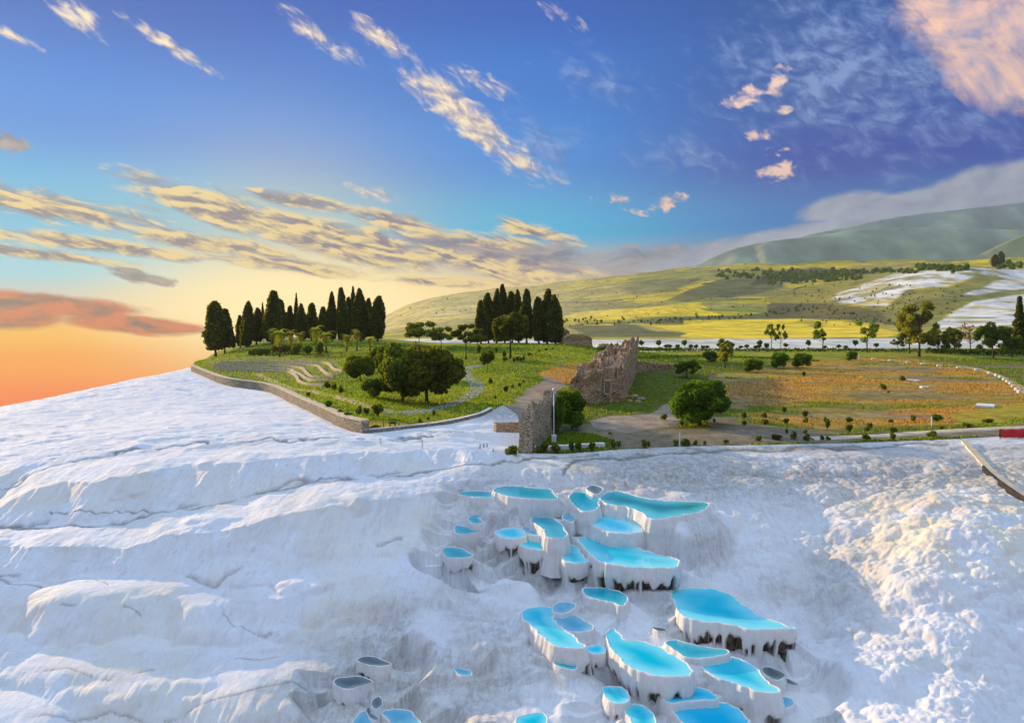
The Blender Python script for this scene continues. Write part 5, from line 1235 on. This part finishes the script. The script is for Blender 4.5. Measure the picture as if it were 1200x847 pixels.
def Zmid(q):
    X, Y = q[:, 0], q[:, 1]; z = Zground(X, Y)
    return z + .25 * (fbm(X * .12, Y * .12, 201, 4) - .5) * sstep(0, 8, dist_poly(*to_px(X, Y, Zmacro(X, Y)), GARDEN)) + .05 * (fbm(X * 1.1, Y * 1.1, 203, 4) - .5)
ribbon('stone_path', [c7(20,600),c7(130,604),c7(240,592),c7(330,565),c7(400,535),c7(438,505),c7(432,475),c7(400,450),c7(384,425),c7(400,410),c7(445,398)], 2.6, M['cobble'])
ribbon('gravel_path', [c6(330,478),c6(400,510),c6(480,545),c6(600,560),c6(720,590),c6(850,630),c6(940,652),c6(1049,660)], 1.8, M['gravel'])
ribbon('field_path', [(1002,419.5),(1060,424),(1100,427),(1140,431.5),(1170,440),(1190,450),(1205,462)], 1.7, M['gravel'], .05)
ribbon('paved_strip', [(950,513.5),(1000,511.5),(1060,508.5),(1120,504.5),(1172,502.5),(1230,500)], 1.5, M['paving'], .10, 90, .05)

# ------------------------------------------------------------------ walls
def wall_line(name, pts, h, th, mat, cop, label, cat, coph=.12, over=.06, sink=.6, wob=.08, n=None, group=None):
    """a wall along world points (x,y,ground z); coping is its child"""
    L = np.sum(np.linalg.norm(np.diff(pts[:, :2], axis=0), axis=1)); n = n or int(max(8, L / .5)); p = resample(pts, n)
    c = p[n // 2].copy(); root = empty(name, tuple(c)); tag(root, label, cat, group)
    tan = np.gradient(p[:, :2], axis=0); tan /= np.linalg.norm(tan, axis=1)[:, None]; nr = np.stack([tan[:, 1], -tan[:, 0]], 1)
    hh = h if np.ndim(h) else np.full(n, h)
    if len(hh) != n: hh = np.interp(np.linspace(0, 1, n), np.linspace(0, 1, len(hh)), hh)
    def strip(nm, prof, mat, smooth):
        V = []; m = len(prof)
        for k, (o, z0, rel) in enumerate(prof):
            w = wob * (fbm(p[:, 0] * 1.4 + k * 3, p[:, 1] * 1.4, 720, 3) - .5) * 2
            V.append(np.column_stack([p[:, :2] + nr * (o * th + w)[:, None] - c[:2], p[:, 2] + hh * rel + z0 - c[2]]))
        V = np.stack(V, 1).reshape(-1, 3); idx = np.arange(n * m).reshape(n, m); idx = np.concatenate([idx, idx[:, :1]], 1)
        q = np.stack([idx[:-1, :-1], idx[:-1, 1:], idx[1:, 1:], idx[1:, :-1]], -1).reshape(-1, 4)
        me = mesh_np(nm, V, q, mat, smooth)
        bm = bmesh.new(); bm.from_mesh(me); bm.verts.ensure_lookup_table(); bm.faces.new([bm.verts[i] for i in range(m)]); bm.faces.new([bm.verts[(n - 1) * m + i] for i in range(m)][::-1])
        bmesh.ops.recalc_face_normals(bm, faces=bm.faces[:]); bm.to_mesh(me); bm.free()
        link(nm, me, root)
    strip('wall', [(-.5,-sink,0),(-.5,0,.33),(-.5,0,.66),(-.5,0,1),(.5,0,1),(.5,0,.66),(.5,0,.33),(.5,-sink,0)], mat, False)
    if cop:
        wob = .02; e = .5 + over / th
        strip('coping', [(-e,.003,1),(-e,coph,1),(e,coph,1),(e,.003,1)], cop, False)
    return root
wp = np.array([G(x, y + 1.0, True) for x, y in WALL])
wall_line('retaining_wall', spline(wp, 120), 1.2, .7, M['wallstone'], M['coping'], 'long curved stone retaining wall with a tan coping round the left garden', 'wall', .14, .08)
kp = np.array([G(x, y + .4, True) for x, y in KERB[:5]])
wall_line('low_kerb_wall', spline(kp, 60), .32, .35, M['wallstone'], M['white_stone'], 'low pale kerb wall between the lawn and the white travertine tongue', 'wall', .06, .03, .8, .03)
TW = [([c6(150,426),c6(300,424),c6(400,423),c6(600,428),c6(650,430),c6(672,440),c6(690,458),c6(732,470)],'highest of the five wavy terrace walls'),
 ([c6(120,436),c6(300,433),c6(400,432),c6(560,438),c6(615,446),c6(640,468),c6(665,484),c6(715,486)],'second wavy terrace wall from the top'),
 ([c6(120,446),c6(300,444),c6(420,444),c6(530,453),c6(560,476),c6(590,496),c6(690,500)],'middle wavy terrace wall of the five'),
 ([c6(115,455),c6(300,454),c6(470,461),c6(500,470),c6(535,488),c6(560,506),c6(600,516),c6(668,518)],'fourth wavy terrace wall from the top'),
 ([c6(130,463),c6(300,464),c6(450,472),c6(492,478),c6(515,498),c6(522,514),c6(560,532),c6(640,540)],'lowest wavy terrace wall, next to the gravel path')]
for pts, lb in TW:
    wall_line('terrace_wall', spline(np.array([G(*p) for p in pts]), 70), 0.42, .4, M['coping'], None, lb, 'wall', sink=.3, wob=.02, group='wavy terrace walls')
wall_line('low_brick_wall', np.array([G(580, 507), G(596, 506.5), G(611, 506)]), 1.0, .6, M['ruin_tan'], None, 'short low brown stone wall joining the near ruined wall', 'wall', wob=.06)
wall_line('rubble_wall', np.array([G(738, 437), G(765, 433), G(792, 432)]), np.array([2.2, 1.9, 1.3, 1.1, .7]), 1.6, M['ruin'], None, 'low broken grey rubble wall right of the large ruin', 'wall', wob=.35)
# ruins: rubble masses with broken tops
def ruin(name, foot, tops, mat, label, nu=40, nv=16, rough=.35, seed=0, extra=None):
    """foot: four ground corners (near-left, near-right, far-right, far-left); tops(u,v) = height"""
    A, B, C_, D = [np.array(f, float) for f in foot]; c = (A + B + C_ + D) / 4; c[2] = min(f[2] for f in (A, B, C_, D))
    root = empty(name, tuple(c)); tag(root, label, 'ruin'); bm = bmesh.new()
    def pt(u, v): return (A * (1 - u) + B * u) * (1 - v) + (D * (1 - u) + C_ * u) * v
    NZ = 14; verts = {}
    def vert(u, v, k):
        key = (round(u, 4), round(v, 4), k)
        if key in verts: return verts[key]
        b = pt(u, v); h = max(.15, tops(u, v)); z = b[2] - .5 + (h + .5) * k / NZ
        q = np.array([b[0], b[1], z]); s = seed * 10
        n = np.array([fbm(np.array([q[1] * .9 + s]), np.array([q[2] * .9]), 731 + a, 4)[0] - .5 for a in range(3)]) + .6 * np.array([fbm(np.array([q[0] * 2.1 + s]), np.array([q[2] * 2.1 + q[1]]), 741 + a, 2)[0] - .5 for a in range(3)])
        q = q + n * rough * (1 if k else .3)
        verts[key] = bm.verts.new(q - c); return verts[key]
    us = [i / nu for i in range(nu + 1)]; vs_ = [i / nv for i in range(nv + 1)]
    for i in range(nu):
        for j in range(nv): bm.faces.new((vert(us[i], vs_[j], NZ), vert(us[i + 1], vs_[j], NZ), vert(us[i + 1], vs_[j + 1], NZ), vert(us[i], vs_[j + 1], NZ)))
    for k in range(NZ):
        for i in range(nu):
            bm.faces.new((vert(us[i], 0, k), vert(us[i + 1], 0, k), vert(us[i + 1], 0, k + 1), vert(us[i], 0, k + 1)))
            bm.faces.new((vert(us[i + 1], 1, k), vert(us[i], 1, k), vert(us[i], 1, k + 1), vert(us[i + 1], 1, k + 1)))
        for j in range(nv):
            bm.faces.new((vert(0, vs_[j + 1], k), vert(0, vs_[j], k), vert(0, vs_[j], k + 1), vert(0, vs_[j + 1], k + 1)))
            bm.faces.new((vert(1, vs_[j], k), vert(1, vs_[j + 1], k), vert(1, vs_[j + 1], k + 1), vert(1, vs_[j], k + 1)))
    bmesh.ops.recalc_face_normals(bm, faces=bm.faces[:])
    me = bpy.data.meshes.new('masonry'); bm.to_mesh(me); bm.free(); me.materials.append(mat); link('masonry', me, root)
    return root, c
def hs(lst): return lambda u, v: float(np.interp(v, [a for a, _ in lst], [b for _, b in lst]))
nb = lambda u, v, s: (fbm(np.array([u * 6 + s]), np.array([v * 9]), 751, 3)[0] - .5)
# big ruin
A, B = G(670, 474), G(731, 471); Cc, D = P(748, 0, 150), P(738, 0, 150)
for q in (Cc, D): q[2] = float(Zground(np.array([q[0]]), np.array([q[1]]))[0])
def top2(u, v):
    y = 97 + 53 * v; base = np.interp(v, [0, .25, .5, .75, 1], [3.5 if u < .35 else (4.5 if u < .6 else 4.0), 4.8, 4.9, 4.9, 4.9])
    if v < .22 and u < .32: base = 3.4 + v * 3
    return base + 2.4 * nb(u * .8, v * .8, 3) + (.7 if nb(u * 1.6, v * 1.6, 7) > .02 else -.3)
rt, rc = ruin('ruined_wall', (A, B, Cc, D), top2, M['ruin'], 'tall massive broken ruin of reddish grey masonry running back from the field', 40, 70, .5, 1)
mb = MB(); fx = (P(707, 449, 97.3) + P(715, 449, 97.3)) / 2 - rc
w_, h_ = 8 / F * 97, 16 / F * 97; fy = fx[1] - .75
for dx, dz, sx, sz in ((-w_ / 2, 0, .14, h_), (w_ / 2, 0, .14, h_), (0, h_ / 2, w_ + .14, .14), (0, -h_ / 2, w_ + .14, .14)): mb.box((fx[0] + dx, fy, fx[2] - h_ * .25 + dz), (sx, .5, sz))
mb.build('opening_frame', M['coping'], rt)
# near ruin
A, B = G(608, 532), G(623, 532.5); f1_, f2_ = G(645, 505), G(653, 505)
ruin('ruined_wall', (A, B, f2_, f1_), lambda u, v: float(np.interp(v, [0, .15, .35, .6, .85, 1], [3.4, 3.7, 3.6, 3.5, 3.9, 3.5])) + 1.3 * nb(u, v * 1.2, 9) + (.3 if nb(u * .3, v * 2.5, 5) > 0 else -.15), M['ruin_tan'], 'near tan ruined wall at the plateau edge with a ragged sloping top', 12, 50, .22, 2)
# far ruin blocks
def blk(x0, x1, base, top, Y, dep, label, seed):
    q = []
    for x, yy in ((x0, Y), (x1, Y), (x1, Y + dep), (x0, Y + dep)):
        v = P(x, 0, yy); v[0] = (x - CX) / F * Y; v[2] = CAMZ - (base - HY) / F * Y; q.append(v)
    H = (base - top) / F * Y; s = seed
    ruin('ruin_block', q, lambda u, v: H * (1 - .25 * abs(2 * u - 1) ** 3) + .9 * nb(u, v, s), M['ruin'], label, 18, 10, .5, seed)
blk(661, 694, 411, 392, 188, 6, 'rounded ruin block beside the dense cypress trio, front one', 4)
blk(655, 668, 406, 386, 198, 5, 'narrow ruin block rising behind the rounded one by the cypresses', 5)
blk(703, 722, 409, 404, 196, 4, 'very low ruin stump between the rounded block and the tall ruin', 6)

# ------------------------------------------------------------------ furniture
def lamp(px, base, top, label, r=.055):
    g = G(px, base); H = (base - top) / F * g[1]; root = empty('lamp_post', tuple(g)); tag(root, label, 'lamp post')
    m = MB(); m.tube([(0, 0, -.2), (0, 0, .3), (0, 0, H - .25)], [r * 1.3, r, r * .75], 10); m.build('pole', M['metal'], root, True)
    m = MB(); m.tube([(0, 0, H - .25), (0, 0, H - .18), (0, 0, H - .02), (0, 0, H + .03)], [.09, .17, .15, .05], 12); hd = m.build('lamp_head', M['metal'], root, True)
    m = MB(); m.tube([(0, 0, H - .34), (0, 0, H - .25)], [.10, .12], 12); m.build('lamp_glass', M['glass'], hd, True)
    m = MB(); m.box((0, -.14, .42), (.5, .34, .8), 0, .03); bx = m.build('control_box', M['metal'], root)
    m = MB(); m.box((.0, -.325, .42), (.36, .03, .62), 0, .008); m.build('door', M['glass'], bx)
lamp(649, 519, 455, 'tall thin grey lamp post with a box at its foot beside the near ruin')
def post(px, base, top, label, group=None, w=.10):
    g = G(px, base); H = (base - top) / F * g[1]; root = empty('post', tuple(g)); tag(root, label, 'post', group)
    m = MB(); m.box((0, 0, H / 2 - .1), (w, w, H + .2), 0, .01); m.build('shaft', M['white_stone'], root)
    m = MB(); m.box((0, 0, H + .03), (w * 1.5, w * 1.5, .06), 0, .015); m.build('cap', M['white_stone'], root)
for a in [(796.4,523,508.5,'pale slim post at the plateau edge left of the dome tree'),(1092,500,489,'pale slim post in the near corner of the orange field'),(446,522,514,'short white post on the travertine below the end of the kerb wall'),(495,526,516,'short white post on the travertine halfway to the near ruin'),(1006.5,421,415,'short white post at the start of the white-stone path')]: post(*a)
# white marker stones along the field path
sp_ = [c9(x, y) for x, y in ((578,182),(650,188),(720,196),(783,204),(850,211),(930,218),(1005,228),(1056,240),(1086,250),(1102,258),(1118,268),(1130,276),(1143,286),(1156,298),(1168,309),(1180,320))]
for i, (x, y) in enumerate(sp_):
    g = G(x, y); m = MB(); s = random.uniform(.85, 1.15)
    m.box((0, 0, .18), (.95 * s * (1 if i < 7 else .55), .5, .55), random.uniform(-.3, .3), .08); o = m.build('marker_stone', M['white_stone']); o.location = tuple(g)
    tag(o, ORD[i] + ' white marker stone from the left along the curved field path', 'stone', 'marker stones along the field path')
for i, (x, y, w, lb) in enumerate([(c9(740,271)[0], c9(740,271)[1], 1.6, 'flat pale slab in the field right of a small shrub'), (c9(790,299)[0], c9(790,299)[1], 1.0, 'smallest pale slab lying in the middle of the field'), (c9(1040,376)[0], c9(1040,376)[1], 2.0, 'largest pale slab lying in the right part of the field')]):
    g = G(x, y); m = MB(); m.box((0, 0, .12), (w, w * 1.3, .34), .5 + i, .06); o = m.build('stone_slab', M['white_stone']); o.location = tuple(g); tag(o, lb, 'stone slab', 'slabs in the field')
# loose rubble by the big ruin and white blocks under the lamp
rs = [('fallen grey stone under the tall ruin, farthest left',733,466,.7),('fallen grey stone under the tall ruin, second from left',738,471,.5),('broad fallen grey stone under the tall ruin, middle one',743,467,.8),('fallen grey stone under the tall ruin, second from right',748,472,.5),('fallen grey stone under the tall ruin, farthest right',752,469,.6)]
for lb, x, y, s in rs:
    g = G(x, y); bm = bmesh.new(); bmesh.ops.create_icosphere(bm, subdivisions=2, radius=s)
    for v in bm.verts: v.co = Vector((v.co.x * random.uniform(.85, 1.15), v.co.y * random.uniform(.85, 1.15), v.co.z * .55 * random.uniform(.8, 1.2)))
    me = bpy.data.meshes.new('fallen_stone'); bm.to_mesh(me); bm.free(); me.materials.append(M['ruin']); o = link('fallen_stone', me, None, tuple(g + np.array([0, 0, s * .2]))); tag(o, lb, 'stone', 'fallen stones')
wl = [c7(690,768),c7(750,766),c7(815,762),c7(865,758),c7(905,756),c7(955,752)]
for i, (x, y) in enumerate(wl):
    g = G(x, y); m = MB(); m.box((0, 0, .2), (1.5, .45, .5), random.uniform(-.1, .1), .06); o = m.build('edging_block', M['white_stone']); o.location = tuple(g)
    tag(o, ORD[i] + ' white edging block from the left between the shrubs below the lamp post', 'block', 'white edging blocks')
# red cloth barrier at the right edge
g0, g1 = G(1172, 514), G(1236, 511); root = empty('cloth_barrier', tuple(g0)); tag(root, 'red cloth-covered barrier at the right end of the paved strip', 'barrier')
Lb = float(np.hypot(*(g1 - g0)[:2])); ang = math.atan2(*(g1 - g0)[1::-1]); root.rotation_euler = (0, 0, ang)
V = []; nn_ = 60
for i in range(nn_ + 1):
    t = i / nn_; x = t * Lb; sag = .06 * math.sin(t * math.pi * 5) ** 2
    for (yy, zz) in ((-.16, .12), (-.13, .5), (-.08, .86 - sag), (0, .93 - sag), (.08, .86 - sag), (.13, .5), (.16, .12)):
        V.append((x, yy + .03 * math.sin(x * 9 + zz * 2), zz))
K = 7; idx = np.arange((nn_ + 1) * K).reshape(-1, K); q = np.stack([idx[:-1, :-1], idx[:-1, 1:], idx[1:, 1:], idx[1:, :-1]], -1).reshape(-1, 4)
link('cloth', mesh_np('cloth', V, q, M['red'], True), root)
for k in range(4):
    m = MB(); m.tube([(Lb * k / 3.02 + .02, 0, -.25), (Lb * k / 3.02 + .02, 0, .88)], .035, 8); m.build('post', M['dark_metal'], root, True)
# open water channel on the right slope, with a dark rim
line = spline(np.array([G(x, y, True) for x, y in ((1130,520),(1146,538),(1162,556),(1182,572),(1206,588),(1240,606))]), 50)
def zlift(p): q = p.copy(); q[:, 2] += .12; return q
wall_line('water_channel', zlift(line), .16, .5, M['white_stone'], M['paving'], 'straight pale water channel running down the slope at the right edge', 'channel', .05, .02, 1.6, .03)
l2 = line.copy(); l2[:, 0] -= .4; l2[:, 1] -= .2; l2[:, 2] += .12
wall_line('pipe_rail', l2[16:], .22, .14, M['dark_metal'], None, 'dark rusty pipe along the lower side of the water channel', 'pipe', sink=.9, wob=.03)

# ------------------------------------------------------------------ people
def person(px, base, label, pose=0, h=1.72, Y=None):
    g = G(px, base) if Y is None else np.array([(px - CX) / F * Y, Y, float(Zground(np.array([(px - CX) / F * Y]), np.array([Y]))[0])])
    s = h / 1.75; st = .16 + .1 * (pose % 2)
    J = dict(pel=(0,0,.95),wai=(0,0,1.12),che=(0,.01,1.36),nek=(0,.01,1.50),hd=(0,-.01,1.60),top=(0,0,1.72),
      lh=(-.10,0,.90),lk=(-.11,-st*.4,.50),la=(-.11,st*.3,.09),lt=(-.11,st*.3-.17,.04),rh=(.10,0,.90),rk=(.11,st*.3,.50),ra=(.11,-st*.3,.09),rt=(.11,-st*.3-.17,.04),
      ls=(-.20,.01,1.42),le=(-.27,.02,1.13),lw=(-.26,-.10,.89),lf=(-.25,-.14,.79),rs=(.20,.01,1.42),re=(.27,.03,1.13),rw=(.25,-.08,.89),rf=(.24,-.12,.79))
    Rd = dict(pel=.15,wai=.13,che=.16,nek=.06,hd=.10,top=.08,lh=.10,lk=.065,la=.05,lt=.045,rh=.10,rk=.065,ra=.05,rt=.045,ls=.07,le=.045,lw=.034,lf=.03,rs=.07,re=.045,rw=.034,rf=.03)
    E = [('pel','wai'),('wai','che'),('che','nek'),('nek','hd'),('hd','top'),('pel','lh'),('lh','lk'),('lk','la'),('la','lt'),('pel','rh'),('rh','rk'),('rk','ra'),('ra','rt'),('che','ls'),('ls','le'),('le','lw'),('lw','lf'),('che','rs'),('rs','re'),('re','rw'),('rw','rf')]
    ks = list(J); me = bpy.data.meshes.new('person'); me.from_pydata([tuple(c * s for c in J[k]) for k in ks], [(ks.index(a), ks.index(b)) for a, b in E], [])
    o = link('person', me, None, tuple(g)); o.rotation_euler = (0, 0, pose * 1.1)
    sk = o.modifiers.new('skin', 'SKIN'); o.modifiers.new('sub', 'SUBSURF').levels = 1; o.modifiers['sub'].render_levels = 1
    for i, k in enumerate(ks): me.skin_vertices[0].data[i].radius = (Rd[k] * s, Rd[k] * s)
    me.skin_vertices[0].data[0].use_root = True; me.materials.append(M['cloth']); tag(o, label, 'person')
person(c8(354,0)[0], 0, 'left one of two people in dark clothes standing before the far white strip', 0, 1.9, Y=196)
person(c8(374,0)[0], 0, 'right one of two people in dark clothes standing before the far white strip', 1, 1.8, Y=197)
for x, y, lb in [(450,762,'short dark stake on the white tongue, farthest left of four'),(466,757,'short dark stake on the white tongue, second from left of four'),(480,757,'short dark stake on the white tongue, third from left of four'),(506,782,'short dark stake on the white tongue nearest the near ruin')]:
    g = G(*c7(x, y), True); m = MB(); m.tube([(0, 0, -.1), (.02, 0, .25), (.03, .02, .5)], [.05, .045, .035], 7); o = m.build('stake', M['dark_metal'], None, True); o.location = tuple(g); tag(o, lb, 'stake', 'stakes on the white tongue')
